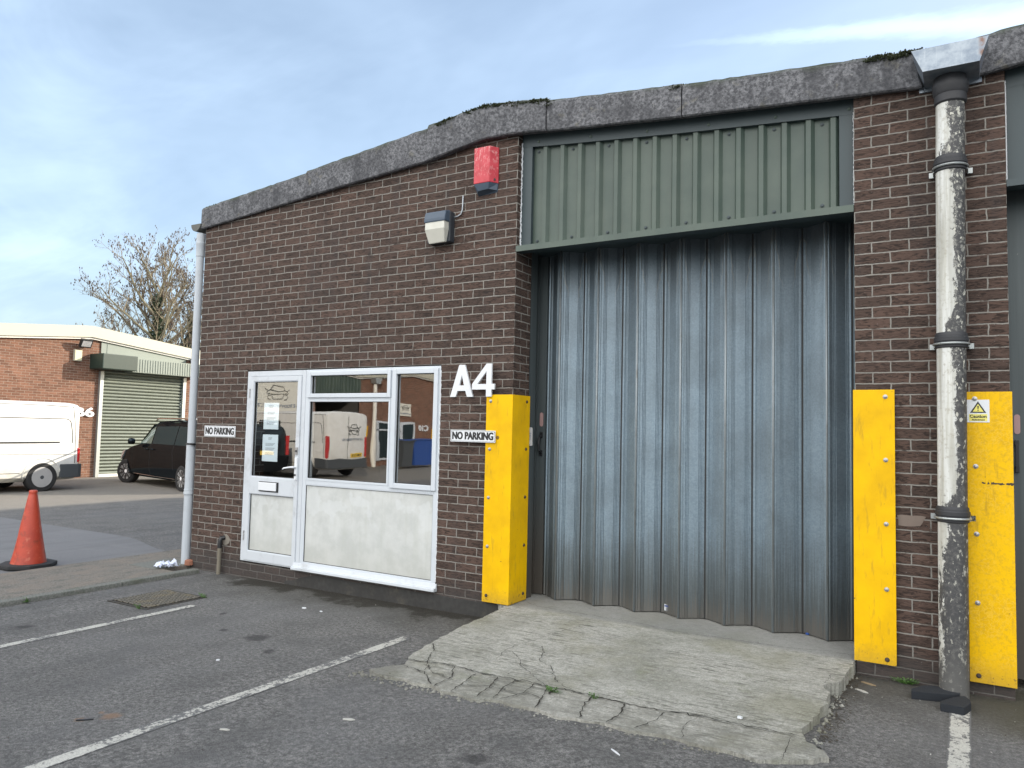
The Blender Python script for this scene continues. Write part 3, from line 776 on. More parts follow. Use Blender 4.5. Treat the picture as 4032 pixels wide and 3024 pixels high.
# screws on the sheet
for k in range(16):
    x = 4.43+k*.1695
    if k % 2 == 0:
        for z in (3.335, interp(x, FB)-.12): b = MB(); b.lathe((x, .105, z), [(.014, 0), (.014, -.005), (.008, -.006), (.008, -.013)], 8, 'y'); b.build('screw', M['clad_dark'], U)
    if k % 3 == 0: b = MB(); b.lathe((x+.02, .062, interp(x, FB)-.045), [(.013, 0), (.013, -.004), (.006, -.009)], 8, 'y'); b.build('screw', M['clad'], U)
# flashings: head, sides, and the drip sill
b = MB(); n = 20
for i in range(n):
    a = 4.285+(7.02-4.285)*i/n; c = 4.285+(7.02-4.285)*(i+1)/n; za, zc = interp(a, FB), interp(c, FB)
    b.face([(a, .06, za-.085), (c, .06, zc-.085), (c, .06, zc+.03), (a, .06, za+.03)]); b.face([(a, .1, za-.085), (c, .1, zc-.085), (c, .06, zc-.085), (a, .06, za-.085)])
b.box(4.285, 4.385, .062, .1, 3.285, 4.2); b.box(6.925, 7.022, .062, .1, 3.285, 3.99)
b.build('flashing', M['clad_dark'], U)
b = MB(); b.prism([(-.012, 3.232), (-.012, 3.283), (.104, 3.292), (.104, 3.284), (-.004, 3.275), (-.004, 3.232)], 4.277, 7.026, 'x')
b.build('lintel_flashing', M['clad'], U)
b = MB(); b.box(4.277, 7.026, .115, .75, 3.292, 3.36); b.box(4.277, 7.026, -.003, .105, 3.236, 3.27); b.build('soffit', M['clad_dark'], U)
# white sealant bead down both jambs
b = MB(); rng = random.Random(5)
for x, zt_ in ((4.283, 4.24), (7.02, 3.98)):
    pts = []; z = 3.25
    while z < zt_: pts.append((x+rng.uniform(-.003, .003), .058+rng.uniform(-.004, .004), z)); z += .012
    b = MB(); b.tube(pts, [.0065*rng.uniform(.6, 1.4) if x < 5 else .003 for _ in pts], 5); b.build('sealant', M['white_sign'], U)

# folding door of zigzag steel leaves
FD = bpy.data.objects.new('folding_door', None); COL.objects.link(FD); FD.parent = U; FD.location = (5.6-3.8, .5, 0)
FDW = Vector((5.6, .5, 0))
def child_build(b, name, m, parent, wloc, **k):
    b2 = MB(); b2.v = [tuple(Vector(v)-Vector(wloc)) for v in b.v]; b2.f = b.f; b2.uv = b.uv; b2.local = True
    return b2.build(name, m, parent, **k)
fold = [(4.325, .545)]
xf = [4.521, 4.897, 5.269, 5.653, 6.026, 6.398, 6.787]; xb = [4.702, 5.082, 5.459, 5.833, 6.21, 6.592, 6.953]
for a, c in zip(xf, xb): fold += [(a, .40), (c, .53)]
fold.append((7.14, .41))
zb_, zt_ = .158, 3.30
for i in range(len(fold)-1):
    A, B = Vector((*fold[i], 0)), Vector((*fold[i+1], 0)); d = B-A; L = d.length; d.normalize(); nrm = Vector((d.y, -d.x, 0))
    if nrm.y > 0: nrm = -nrm
    pr = [(0, 0), (.012, .010), (.022, .010), (.028, 0)]
    for cgrp in ((.30,) if L < .23 and i % 2 == 0 else (.28, .78)):
        for q in (-.012, 0, .012):
            s0 = L*cgrp+q
            pr += [(s0-.003, 0), (s0, -.004), (s0+.003, 0)]
    pr += [(L-.028, 0), (L-.022, .009), (L-.012, .009), (L-.001, 0)]
    b = MB()
    P = [A+d*s_+nrm*h_ for s_, h_ in pr]
    for k in range(len(P)-1):
        u0, u1 = pr[k][0]/L, pr[k+1][0]/L
        q = [(P[k].x, P[k].y, zb_), (P[k+1].x, P[k+1].y, zb_), (P[k+1].x, P[k+1].y, zt_), (P[k].x, P[k].y, zt_)]
        b.face(q, [(u0, 0), (u1, 0), (u1, 1), (u0, 1)])
    # bottom return and back skin give the leaf its thickness
    e = -nrm*.03
    b.face([(A.x, A.y, zb_), (A.x+e.x, A.y+e.y, zb_), (B.x+e.x, B.y+e.y, zb_), (B.x, B.y, zb_)], [(0, 0), (0, 0), (1, 0), (1, 0)])
    b.face([(B.x+e.x, B.y+e.y, zb_), (A.x+e.x, A.y+e.y, zb_), (A.x+e.x, A.y+e.y, zt_), (B.x+e.x, B.y+e.y, zt_)], [(0, 0), (1, 0), (1, 1), (0, 1)])
    child_build(b, 'door_leaf', M['door'], FD, FDW)
    fx_, fy_ = fold[i+1]
    if i % 2 == 0:
        b = MB(); b.tube([(fx_, fy_-.006, zb_), (fx_, fy_-.006, zt_)], .009, 8); child_build(b, 'hinge_bead', M['bead'], FD, FDW, smooth=True)
    elif i < len(fold)-2:
        b = MB(); b.box(fx_-.006, fx_+.006, fy_-.0165, fy_-.004, zb_, zt_); child_build(b, 'dark_fold_gap', M['gasket'], FD, FDW)  # dark strip put in for the shaded gap at each back fold
# closing stile with pull handle, plate and jamb channel
b = MB(); b.box(4.235, 4.325, .515, .56, .16, 3.3); b.box(4.225, 4.24, .49, .56, .16, 3.3)
child_build(b, 'stile', M['door_dark'], FD, FDW)
b = MB(); b.box(4.12, 4.225, .52, .60, .13, 3.3); b.box(4.12, 4.275, .285, .30, .1, 3.3); b.box(4.262, 4.276, .285, .40, .1, 3.3); b.box(4.13, 4.15, .3, .52, .1, 3.3)
child_build(b, 'door_jamb', M['door_dark'], FD, FDW)
b = MB()
b.tube([(4.285, .515, 1.61), (4.285, .47, 1.59), (4.285, .465, 1.53), (4.285, .47, 1.47), (4.285, .515, 1.45)], .011, 8); b.box(4.27, 4.30, .508, .516, 1.585, 1.64); b.box(4.27, 4.30, .508, .516, 1.42, 1.475)
child_build(b, 'pull_handle', M['black'], FD, FDW, bevel=.001)
def slot_plate(x, y, z0, z1, w=.018):
    b = MB(); n = 8; pts = []
    for k in range(n+1): t = PI*k/n; pts.append((x+w*math.cos(t), z1-w+w*math.sin(t)))
    for k in range(n+1): t = PI+PI*k/n; pts.append((x+w*math.cos(t), z0+w+w*math.sin(t)))
    b.prism(pts, y-.003, y); return b
b = slot_plate(4.285, .514, 1.694, 1.824); b2 = child_build(b, 'maker_plate', M['red_print'], FD, FDW)
b = MB(); b.box(4.266, 4.3155, .262, .284, 0, 0)
# a taped card on the jamb edge marked 103
C = root('jamb_card', (4.29, .275, 1.6), 'torn grey card with handwritten 103 beside the yellow corner guard', 'card')
b = MB(); b.prism([(4.278, 1.518), (4.322, 1.518), (4.321, 1.676), (4.30, 1.684), (4.279, 1.672)], .279, .2835); b.build('card', plain('grey_card', (.42, .45, .47), .8, 0, .1), C)
place_text('handwriting', '103', M['ink'], (4.301, .2775, 1.605), (0, 0, 1), (-1, 0, 0), .06, .02, C, .01, .0005)
# maker's sticker at the foot of a leaf
A_, B_ = Vector((5.459, .53, 0)), Vector((5.653, .418, 0)); dd_ = (B_-A_).normalized(); nn_ = Vector((dd_.y, -dd_.x, 0)); 
S1 = root('door_sticker', (5.54, .45, .19), 'small white and blue maker sticker at the foot of the folding door', 'sticker')
b = MB(); c0 = A_+dd_*.045+nn_*.004; c1 = A_+dd_*.135+nn_*.004
b.face([(c0.x, c0.y, .178), (c1.x, c1.y, .178), (c1.x, c1.y, .232), (c0.x, c0.y, .232)]); b.build('backing', M['white_sign'], S1)
mid = (c0+c1)/2+nn_*.002
place_text('print', 'DOOR SERVICE', M['blue_print'], (mid.x, mid.y, .219), dd_, (0, 0, 1), .08, .014, S1, .03, .0004)
place_text('small_print', 'sales repairs\nservice', M['ink'], (mid.x, mid.y, .194), dd_, (0, 0, 1), .055, .018, S1, 0, .0004)
# chalk scrawl on a leaf: OPEN with an arrow
A_, B_ = Vector((*fold[0], 0)), Vector((*fold[1], 0)); dd_ = (B_-A_).normalized(); nn_ = Vector((dd_.y, -dd_.x, 0)); mid = A_+dd_*.14+nn_*.004
o = place_text('chalk_marks', 'OPEN\n<-', plain('chalk', (.20, .21, .20), .9, 0, .3, 80), (mid.x, mid.y, 1.585), dd_, (0, 0, 1), .13, .10, None, -.03, .0003)
tag(o, 'faint chalk OPEN and arrow on the first folding leaf', 'writing')

# ------------------------------------------------------------------ entrance door
def frame_rect(b, x0, x1, z0, z1, w, y0, y1, wb=None):
    wb = wb or w
    b.box(x0, x0+w, y0, y1, z0, z1); b.box(x1-w, x1, y0, y1, z0, z1); b.box(x0+w, x1-w, y0, y1, z1-w, z1); b.box(x0+w, x1-w, y0, y1, z0, z0+wb)
ED = bpy.data.objects.new('entrance_door', None); COL.objects.link(ED); ED.parent = U; ED.location = (1.28-3.8, 0, 0); EDW = (1.28, 0, 0)
b = MB(); frame_rect(b, .838, 1.738, .17, 2.238, .055, .004, .09); child_build(b, 'door_frame', M['white_door'], ED, EDW, bevel=.003)
b = MB(); frame_rect(b, .897, 1.682, .185, 2.18, .052, -.006, .055, .10); b.box(.949, 1.63, -.006, .055, .905, 1.085)
child_build(b, 'door_leaf', M['white_door'], ED, EDW, bevel=.003)
b = MB(); frame_rect(b, .944, 1.635, 1.082, 2.132, .013, .0, .04); frame_rect(b, .944, 1.635, .282, .908, .010, .0, .04)
child_build(b, 'glazing_bead', M['white_pvc'], ED, EDW, bevel=.002)
b = MB(); frame_rect(b, .957, 1.622, 1.095, 2.12, .006, .012, .03); frame_rect(b, .954, 1.625, .292, .898, .005, .012, .03); b.box(.88, 1.7, .02, .05, .172, .186)
child_build(b, 'gasket', M['gasket'], ED, EDW)
b = MB(); b.face([(.96, .024, 1.098), (1.62, .024, 1.098), (1.62, .024, 2.117), (.96, .024, 2.117)]); child_build(b, 'glass_pane', M['glass'], ED, EDW)
b = MB(); b.box(.957, 1.622, .02, .035, .295, .895); child_build(b, 'lower_panel', M['spandrel'], ED, EDW)
b = MB(); b.box(1.105, 1.402, -.014, -.004, .935, 1.043); child_build(b, 'letterbox', M['black'], ED, EDW, bevel=.004)
b = MB(); b.box(1.108, 1.380, -.026, -.012, .948, 1.035); child_build(b, 'letter_flap', M['white_sign'], ED, EDW, bevel=.005)
b = MB(); b.box(1.640, 1.676, -.020, -.006, 1.085, 1.315); b.tube([(1.658, -.02, 1.217), (1.658, -.055, 1.217), (1.62, -.062, 1.216), (1.53, -.062, 1.202), (1.505, -.056, 1.19)], [.011, .011, .010, .009, .007], 8)
child_build(b, 'door_handle', M['white_sign'], ED, EDW, bevel=.003)
b = MB(); b.box(1.636, 1.672, -.016, -.006, 1.348, 1.425); child_build(b, 'lock_plate', M['steel'], ED, EDW, bevel=.002)
for kz, ky in ((1.385, -.017), (1.135, -.02)): b = MB(); b.lathe((1.657, ky, kz), [(.011, 0), (.011, -.006), (.004, -.006)], 10, 'y'); child_build(b, 'keyhole', M['black'], ED, EDW)
for z in (1.995, .445):
    b = MB()
    for k in range(3): b.tube([(.893, -.008, z-.05+k*.035), (.893, -.008, z-.05+k*.035+.031)], .0085, 8)
    child_build(b, 'hinge', M['steel'], ED, EDW)
# window
WN = bpy.data.objects.new('window', None); COL.objects.link(WN); WN.parent = U; WN.location = (2.62-3.8, 0, 0); WNW = (2.62, 0, 0)
b = MB(); frame_rect(b, 1.745, 3.488, .205, 2.238, .045, .0, .09); b.box(1.79, 3.443, .0, .09, 1.045, 1.09); b.box(2.895, 2.94, .0, .09, 1.09, 2.193); b.box(1.79, 2.895, .0, .09, 1.925, 1.965)
child_build(b, 'window_frame', M['white_pvc'], WN, WNW, bevel=.004)
b = MB(); frame_rect(b, 1.785, 2.90, 1.945, 2.215, .042, -.018, .04); child_build(b, 'top_sash', M['white_pvc'], WN, WNW, bevel=.005)
b = MB(); frame_rect(b, 2.922, 3.468, 1.075, 2.218, .048, -.018, .04); child_build(b, 'side_sash', M['white_pvc'], WN, WNW, bevel=.005)
b = MB(); frame_rect(b, 1.79, 2.895, 1.09, 1.925, .022, -.004, .04); child_build(b, 'glazing_bead', M['white_pvc'], WN, WNW, bevel=.003)
for (x0, x1, z0, z1) in ((1.827, 2.858, 1.987, 2.173), (1.812, 2.873, 1.112, 1.903), (2.97, 3.42, 1.123, 2.17)):
    b = MB(); b.face([(x0, .02, z0), (x1, .02, z0), (x1, .02, z1), (x0, .02, z1)]); child_build(b, 'glass_pane', M['glass'], WN, WNW)
    b = MB(); frame_rect(b, x0-.001, x1+.001, z0-.001, z1+.001, .006, .010, .03); child_build(b, 'gasket', M['gasket'], WN, WNW)
b = MB(); b.box(1.80, 3.435, .012, .03, .255, 1.04); child_build(b, 'lower_panel', M['spandrel'], WN, WNW)
b = MB(); frame_rect(b, 1.788, 3.446, .245, 1.048, .010, .002, .03); child_build(b, 'gasket', M['white_pvc'], WN, WNW)
b = MB(); frame_rect(b, 1.798, 3.436, .255, 1.038, .004, .006, .02); child_build(b, 'gasket', M['gasket'], WN, WNW)
b = MB(); b.prism([(.0, .205), (.0, .235), (-.012, .235), (-.02, .20), (-.05, .193), (-.052, .168), (.0, .165)], 1.672, 3.512, 'x'); child_build(b, 'window_sill', M['white_door'], WN, WNW, bevel=.003)
# mortar daubs along the right jamb
b = MB(); rng = random.Random(9); pts = []; z = .25
while z < 2.2: pts.append((3.492+rng.uniform(-.002, .003), -.001, z)); z += .014
b.tube(pts, [.005*rng.uniform(.4, 1.5) for _ in pts], 5); b.build('sealant', M['white_sign'], U)
# notices taped inside the door glass
def notice(x0, x1, z0, z1, label, lines, tear):
    R_ = root('paper_notice', ((x0+x1)/2, .036, (z0+z1)/2), label, 'notice', 'notices taped inside the door glass')
    b = MB(); b.box(x0, x1, .034, .0352, z0, z1); b.build('sheet', M['paper'], R_)
    for k, (zz, w) in enumerate(lines):
        b = MB(); cx = (x0+x1)/2
        for q in range(3): b.box(cx-w/2, cx+w/2*(1-.2*q), .0334, .0338, zz-q*.011, zz-q*.011+.004)
        b.build('print', M['ink'], R_)
notice(1.085, 1.318, 1.605, 1.893, 'upper paper notice taped inside the glass of the white entrance door', [(1.86, .08), (1.79, .12), (1.73, .14), (1.68, .13)], 0)
notice(1.082, 1.322, 1.258, 1.548, 'lower paper notice taped inside the glass of the white entrance door', [(1.515, .06), (1.45, .15), (1.40, .15), (1.35, .15)], 1)

# ------------------------------------------------------------------ things fixed to the near wall
# alarm box
R_ = root('alarm_box', (3.95, 0, 4.03), 'faded red alarm bell box with a dark base under the fascia', 'alarm box')
b = MB(); b.prism([(3.832, 0), (3.832, -.03), (3.862, -.09), (4.028, -.09), (4.076, -.012), (4.076, 0)], 3.878, 4.21, 'z')
b.build('cover', M['red'], R_, bevel=.006)
b = MB()
vt = [(3.834, 0, 3.877), (3.834, -.03, 3.877), (3.863, -.088, 3.877), (4.027, -.088, 3.877), (4.074, -.012, 3.877), (4.074, 0, 3.877)]
vb = [(3.86, 0, 3.79), (3.868, -.03, 3.80), (3.90, -.07, 3.815), (4.01, -.07, 3.822), (4.066, -.012, 3.815), (4.066, 0, 3.80)]
n = 6
for k in range(n): b.face([vb[k], vb[(k+1) % n], vt[(k+1) % n], vt[k]])
b.face(vt); b.face(vb[::-1]); b.build('base', M['lamp_blue'], R_, merge=True)
b = MB(); b.lathe((4.058, -.047, 3.905), [(.011, .004), (.011, -.004)], 10, 'y'); b.build('screw', M['black'], R_)
# bulkhead light
R_ = root('wall_light', (3.45, 0, 3.53), 'bulkhead wall light with milky lens and faded blue hood on brick', 'wall light')
b = MB(); b.box(3.34, 3.602, -.075, 0, 3.385, 3.672); b.build('housing', M['lamp_back'], R_, bevel=.012)
b = MB(); b.prism([(-.06, 3.685), (-.135, 3.665), (-.150, 3.60), (-.150, 3.565), (-.06, 3.57)], 3.352, 3.592, 'x'); b.build('hood', M['lamp_blue'], R_, bevel=.012)
b = MB()
tp = [(3.362, -.142, 3.575), (3.582, -.142, 3.585), (3.582, -.06, 3.585), (3.362, -.06, 3.575)]; bt = [(3.385, -.105, 3.372), (3.562, -.105, 3.378), (3.562, -.06, 3.385), (3.385, -.06, 3.385)]
md = [(3.36, -.146, 3.50), (3.585, -.146, 3.50), (3.585, -.06, 3.50), (3.36, -.06, 3.50)]
for a, c in ((bt, md), (md, tp)):
    for k in range(4): b.face([a[k], a[(k+1) % 4], c[(k+1) % 4], c[k]])
b.face(tp); b.face(bt[::-1]); b.build('lens', M['lens'], R_, merge=True, bevel=.008)
b = MB(); b.tube([(3.60, -.01, 3.628), (3.64, -.01, 3.632), (3.675, -.01, 3.65), (3.69, -.01, 3.69), (3.692, -.008, 3.82)], .006, 6); b.build('conduit', M['grey_pipe'], R_, smooth=True)
# NO PARKING signs
def sign(x0, x1, z0, z1, yb, label):
    R_ = root('no_parking_sign', ((x0+x1)/2, yb, (z0+z1)/2), label, 'sign', 'no parking plates')
    b = MB(); b.box(x0, x1, yb-.005, yb, z0, z1); b.build('plate', M['white_sign'], R_, bevel=.002)
    b = MB(); e = .006; t = .0025
    b.box(x0+e, x1-e, yb-.0056, yb-.0048, z0+e, z0+e+t); b.box(x0+e, x1-e, yb-.0056, yb-.0048, z1-e-t, z1-e); b.box(x0+e, x0+e+t, yb-.0056, yb-.0048, z0+e+t, z1-e-t); b.box(x1-e-t, x1-e, yb-.0056, yb-.0048, z0+e+t, z1-e-t)
    b.build('border', M['grey_plastic'], R_)
    place_text('lettering', 'NO PARKING', M['black'], ((x0+x1)/2, yb-.0052, (z0+z1)/2+.003), (1, 0, 0), (0, 0, 1), (x1-x0)*.91, (z1-z0)*.66, R_, .03, .0006, fat=.0028)
    for x in (x0+.012, x1-.012):
        for zz in (z0+.016, z1-.016): b = MB(); b.lathe((x, yb-.005, zz), [(.004, 0), (.003, -.003)], 8, 'y'); b.build('screw', M['steel'], R_)
sign(.152, .683, 1.506, 1.629, -.004, 'white NO PARKING plate between the grey corner pipe and the entrance door')
sign(3.662, 4.142, 1.539, 1.644, -.058, 'white NO PARKING plate overlapping the yellow corner guard')
# unit number A4
R_ = root('unit_number', (3.86, 0, 2.09), 'large white A4 unit number above the yellow corner guard', 'sign')
b = MB(); z0, z1 = 1.945, 2.238
b.prism([(3.615, z0), (3.675, z0), (3.696, z0+.055), (3.783, z0+.055), (3.803, z0), (3.866, z0), (3.772, z1), (3.71, z1)], -.022, -.004)
o = b.build('letter', M['white_sign'], R_)
# the counter of the A
bm = bmesh.new()
def holed(outer, hole, y0, y1, name, parent, mat):
    """extruded outline with one hole, front and back faces filled"""
    bm = bmesh.new(); off = parent.matrix_world.translation
    rings = []
    for y in (y0, y1):
        r = []
        for loop in (outer, hole):
            vs = [bm.verts.new((x-off.x, y-off.y, z-off.z)) for x, z in loop]
            es = [bm.edges.new((vs[k], vs[(k+1) % len(vs)])) for k in range(len(vs))]; r.append((vs, es))
        bmesh.ops.triangle_fill(bm, use_beauty=True, edges=r[0][1]+r[1][1]); rings.append(r)
    for q in (0, 1):
        a, c = rings[0][q][0], rings[1][q][0]
        for k in range(len(a)): bm.faces.new((a[k], a[(k+1) % len(a)], c[(k+1) % len(a)], c[k]))
    bmesh.ops.recalc_face_normals(bm, faces=bm.faces)
    me = bpy.data.meshes.new(name); bm.to_mesh(me); bm.free(); me.materials.append(mat)
    ob = bpy.data.objects.new(name, me); COL.objects.link(ob); ob.parent = parent; return ob
bm.free(); bpy.data.objects.remove(o)
holed([(3.615, z0), (3.675, z0), (3.696, z0+.055), (3.783, z0+.055), (3.803, z0), (3.866, z0), (3.772, z1), (3.71, z1)], [(3.715, z0+.105), (3.766, z0+.105), (3.741, z0+.20)], -.022, -.004, 'letter', R_, M['white_sign'])
holed([(4.035, z0), (4.09, z0), (4.09, z0+.063), (4.122, z0+.063), (4.122, z0+.113), (4.09, z0+.113), (4.09, z1), (4.035, z1), (3.885, z0+.113), (3.885, z0+.063), (4.035, z0+.063)], [(3.94, z0+.112), (4.036, z0+.112), (4.036, z0+.225)], -.066, -.048, 'digit', R_, M['white_sign'])
b = MB()
b.tube([(4.06, 0, z0+.2), (4.06, -.05, z0+.2)], .008, 6); b.build('fixing', M['steel'], R_)
# yellow guards
def bolt(R_, x, y, z, ax='y', rusty=False):
    b = MB(); s = 1 if ax == 'x' else -1
    b.lathe((x, y, z), [(.015, 0), (.015, .003*s), (.009, .004*s), (.009, .010*s), (.005, .012*s)], 12, ax); b.build('bolt', M['rust' if rusty else 'steel'], R_)
GR = 'yellow steel wall guards'
R_ = root('corner_guard', (4.17, 0, .155), 'yellow L shaped steel guard wrapping the brick corner left of the folding door', 'guard', GR)
b = MB(); b.prism([(4.030, -.045), (4.302, -.045), (4.302, .262), (4.290, .262), (4.290, -.033), (4.030, -.033)], .155, 1.963, 'z'); b.build('plate', M['yellow'], R_, bevel=.002)
for k, z in enumerate((1.905, 1.482, 1.058, .635, .212)):
    bolt(R_, 4.075, -.045, z, 'y', k == 4); bolt(R_, 4.302, .20, z+.004, 'x', True)
b = MB(); b.lathe((4.155, -.045, 1.585), [(.018, 0), (.014, -.002)], 9, 'y'); b.build('rust_spot', plain('rust_spot', (.22, .13, .02), .8, 0, .4, 60), R_)
b = MB(); b.box(4.03, 4.28, -.033, 0, .2, 1.95); b.build('packer', M['gasket'], R_)
R_ = root('wall_guard', (7.147, 0, .16), 'clean yellow steel guard plate between the folding door and the peeling pipe', 'guard', GR)
b = MB(); b.box(7.018, 7.274, -.030, -.022, .16, 1.981); b.build('plate', M['yellow'], R_, bevel=.002)
b = MB(); b.box(7.03, 7.262, -.022, 0, .2, 1.95); b.build('packer', M['gasket'], R_)
for k, z in enumerate((1.933, 1.508, 1.082, .652, .195)): bolt(R_, 7.218, -.030, z, 'y', k == 4)
R_ = root('wall_guard', (7.81, 0, .15), 'scuffed yellow steel guard plate right of the peeling pipe', 'guard', GR)
b = MB(); b.box(7.685, 7.934, -.030, -.022, .142, 1.963); b.build('plate', M['yellow_worn'], R_, bevel=.002)
b = MB(); b.box(7.70, 7.92, -.022, 0, .2, 1.93); b.build('packer', M['gasket'], R_)
for k, z in enumerate((1.918, 1.488, 1.062, .633, .185)): bolt(R_, 7.733, -.030, z, 'y', k == 4)
rng = random.Random(12); b = MB()
for cx, w in ((7.775, .016), (7.80, .008), (7.822, .014), (7.838, .016), (7.868, .026), (7.905, .016), (7.922, .018)):
    pts = []
    for k in range(11):
        t = 2*PI*k/11; r = rng.uniform(.55, 1.2); pts.append((cx+w*math.cos(t)*r*.8, 1.384+.009*math.sin(t)*r+rng.uniform(-.002, .002)))
    b.prism([(x, z) for x, z in pts], -.0312, -.0302)
b.build('scrape', M['rust'], R_)
# caution sticker
R_ = root('caution_sticker', (7.75, -.032, 1.84), 'square white and yellow Caution Asbestos sticker on the scuffed yellow guard', 'sticker')
sx0, sx1, sz0, sz1 = 7.689, 7.812, 1.768, 1.912
b = MB(); b.box(sx0, sx1, -.032, -.0305, sz0, sz1); b.build('backing', M['white_sign'], R_)
cx = (sx0+sx1)/2
def tri(b, h, zb, y0, y1): b.prism([(cx-h*.60, zb), (cx+h*.60, zb), (cx, zb+h)], y0, y1)
b = MB(); tri(b, .074, sz0+.060, -.0326, -.0318); b.build('triangle_border', M['black'], R_)
b = MB(); tri(b, .050, sz0+.0675, -.0332, -.0325); b.build('triangle', M['sign_yellow'], R_)
b = MB(); b.prism([(cx-.0045, sz0+.104), (cx+.0045, sz0+.104), (cx+.002, sz0+.083), (cx-.002, sz0+.083)], -.0338, -.0331); b.lathe((cx, -.0331, sz0+.076), [(.0035, 0), (.0035, -.0006)], 10, 'y'); b.build('exclamation_mark', M['black'], R_)
b = MB(); b.box(sx0+.012, sx1-.012, -.0326, -.0318, sz0+.008, sz0+.052); b.build('label_band', M['sign_yellow'], R_)
place_text('lettering', 'Caution', M['black'], (cx, -.0332, sz0+.038), (1, 0, 0), (0, 0, 1), .092, .020, R_, .03, .0004)
place_text('lettering', 'Asbestos', M['black'], (cx, -.0332, sz0+.017), (1, 0, 0), (0, 0, 1), .072, .011, R_, .03, .0004)
# peeling rainwater pipe
R_ = root('drainpipe', (7.61, -.12, .08), 'fat rainwater pipe with peeling white paint between two yellow guards', 'drainpipe')
b = MB(); b.tube([(7.600, -.12, .06), (7.604, -.12, 1.18), (7.609, -.12, 2.28), (7.616, -.12, 3.43), (7.622, -.12, 3.95)], .083, 32); b.build('pipe', M['peel'], R_, smooth=40)
for z, x in ((3.43, 7.616), (2.28, 7.609), (1.18, 7.604)):
    b = MB(); b.lathe((x, -.12, z), [(.085, -.045), (.092, -.04), (.094, -.005), (.098, 0), (.098, .022), (.092, .03), (.092, .045), (.085, .055)], 32); b.build('collar', M['pipe_dark'], R_, smooth=35)
    b = MB(); b.tube([(x+.1*math.cos(t), -.12+.1*math.sin(t), z-.018) for t in [2*PI*k/24 for k in range(25)]], .007, 6, False); b.box(x-.125, x-.095, -.03, -.015, z-.04, z-.005); b.box(x+.095, x+.125, -.03, -.015, z-.04, z-.005); b.box(x-.1, x-.09, -.12, -.02, z-.035, z-.01); b.box(x+.09, x+.1, -.12, -.02, z-.035, z-.01); b.build('bracket', M['galv'], R_)
b = MB(); b.lathe((7.622, -.12, 3.83), [(.086, 0), (.094, .01), (.094, .05), (.092, .06), (.100, .075), (.103, .10), (.106, .11), (.106, .135), (.098, .15), (.09, .20)], 32); b.build('socket', M['pipe_dark'], R_, smooth=35)
# hopper
R_ = root('rain_hopper', (7.62, -.16, 4.0), 'lead grey trapezoid rainwater hopper on top of the peeling pipe', 'hopper')
b = MB(); t = .006
def hp(y, zt_, zb_): return [(7.408, y, zt_), (7.472, y, zb_), (7.785, y, zb_), (7.835, y, zt_)]
f0, f1 = hp(-.30, 4.163, 4.012), hp(.0, 4.22, 4.012)
i0, i1 = [(x+(t if k < 2 else -t), y+t, z+(t if k in (1, 2) else 0)) for k, (x, y, z) in enumerate(f0)], [(x+(t if k < 2 else -t), y, z+(t if k in (1, 2) else 0)) for k, (x, y, z) in enumerate(f1)]
for A, Bq in ((f0, f1), (i0, i1)):
    b.face([A[0], A[1], A[2], A[3]]); 
    for k in range(3): b.face([A[k], Bq[k], Bq[k+1], A[k+1]])
b.face([f0[0], f0[3], i0[3], i0[0]]); b.face([f0[0], i0[0], i1[0], f1[0]]); b.face([f0[3], f1[3], i1[3], i0[3]])
b.face([(7.408, 0.0, 4.22), (7.472, 0, 4.012), (7.474, -.05, 3.965), (7.44, -.12, 4.05)])
b.build('bowl', M['zinc'], R_)
b = MB(); b.box(7.44, 7.80, -.02, .0, 3.99, 4.2); b.build('back_plate', M['zinc'], R_)
# left grey pipe
R_ = root('drainpipe', (-.09, 0, 0), 'slim grey plastic drainpipe on the left corner of the brick wall', 'drainpipe')
b = MB(); b.tube([(-.085, 0, 1.40), (-.085, 0, 3.90)], .044, 20); b.tube([(-.085, 0, .0), (-.085, 0, .86)], .050, 20); b.tube([(-.085, 0, .86), (-.085, 0, 1.42)], .050, 20); b.build('pipe', M['grey_pipe'], R_, smooth=40)
b = MB(); b.lathe((-.085, 0, 3.62), [(.046, 0), (.050, .003), (.050, .13), (.054, .14), (.054, .165), (.050, .17), (.050, .27), (.045, .275)], 20); b.build('collar', M['grey_pipe'], R_, smooth=30)
b = MB(); b.lathe((-.085, 0, .82), [(.052, 0), (.058, .01), (.058, .03), (.053, .05), (.056, .065), (.052, .07)], 20); b.build('collar', M['grey_pipe'], R_, smooth=30)
b = MB(); b.lathe((-.085, 0, 1.40), [(.052, 0), (.056, .004), (.056, .018), (.052, .022)], 20); b.box(-.02, .0, -.06, .06, 1.4, 1.42); b.build('strap', M['black'], R_)
b = MB(); b.lathe((.0, -.01, .03), [(.055, 0), (.05, .05), (.03, .06)], 10); b.build('clay_shoe', M['terracotta'], R_)
R_ = root('gutter', (-.10, 3, 3.92), 'dark half round eaves gutter ending above the slim grey drainpipe', 'gutter')
b = MB(); pr = []
for k in range(13):
    t = PI+PI*k/12; pr.append((-.105+.085*math.cos(t), 4.0+.085*math.sin(t)))
pr2 = [(-.105+(x+.105)*.86, 4.0+(z-4.0)*.86) for x, z in pr][::-1]
b.prism(pr+pr2, -.055, 13.5, 'y'); b.prism(pr, -.065, -.054, 'y'); b.build('channel', plain('weathered_gutter', (.13, .135, .125), .8, 0, .4, 18), R_, smooth=30)
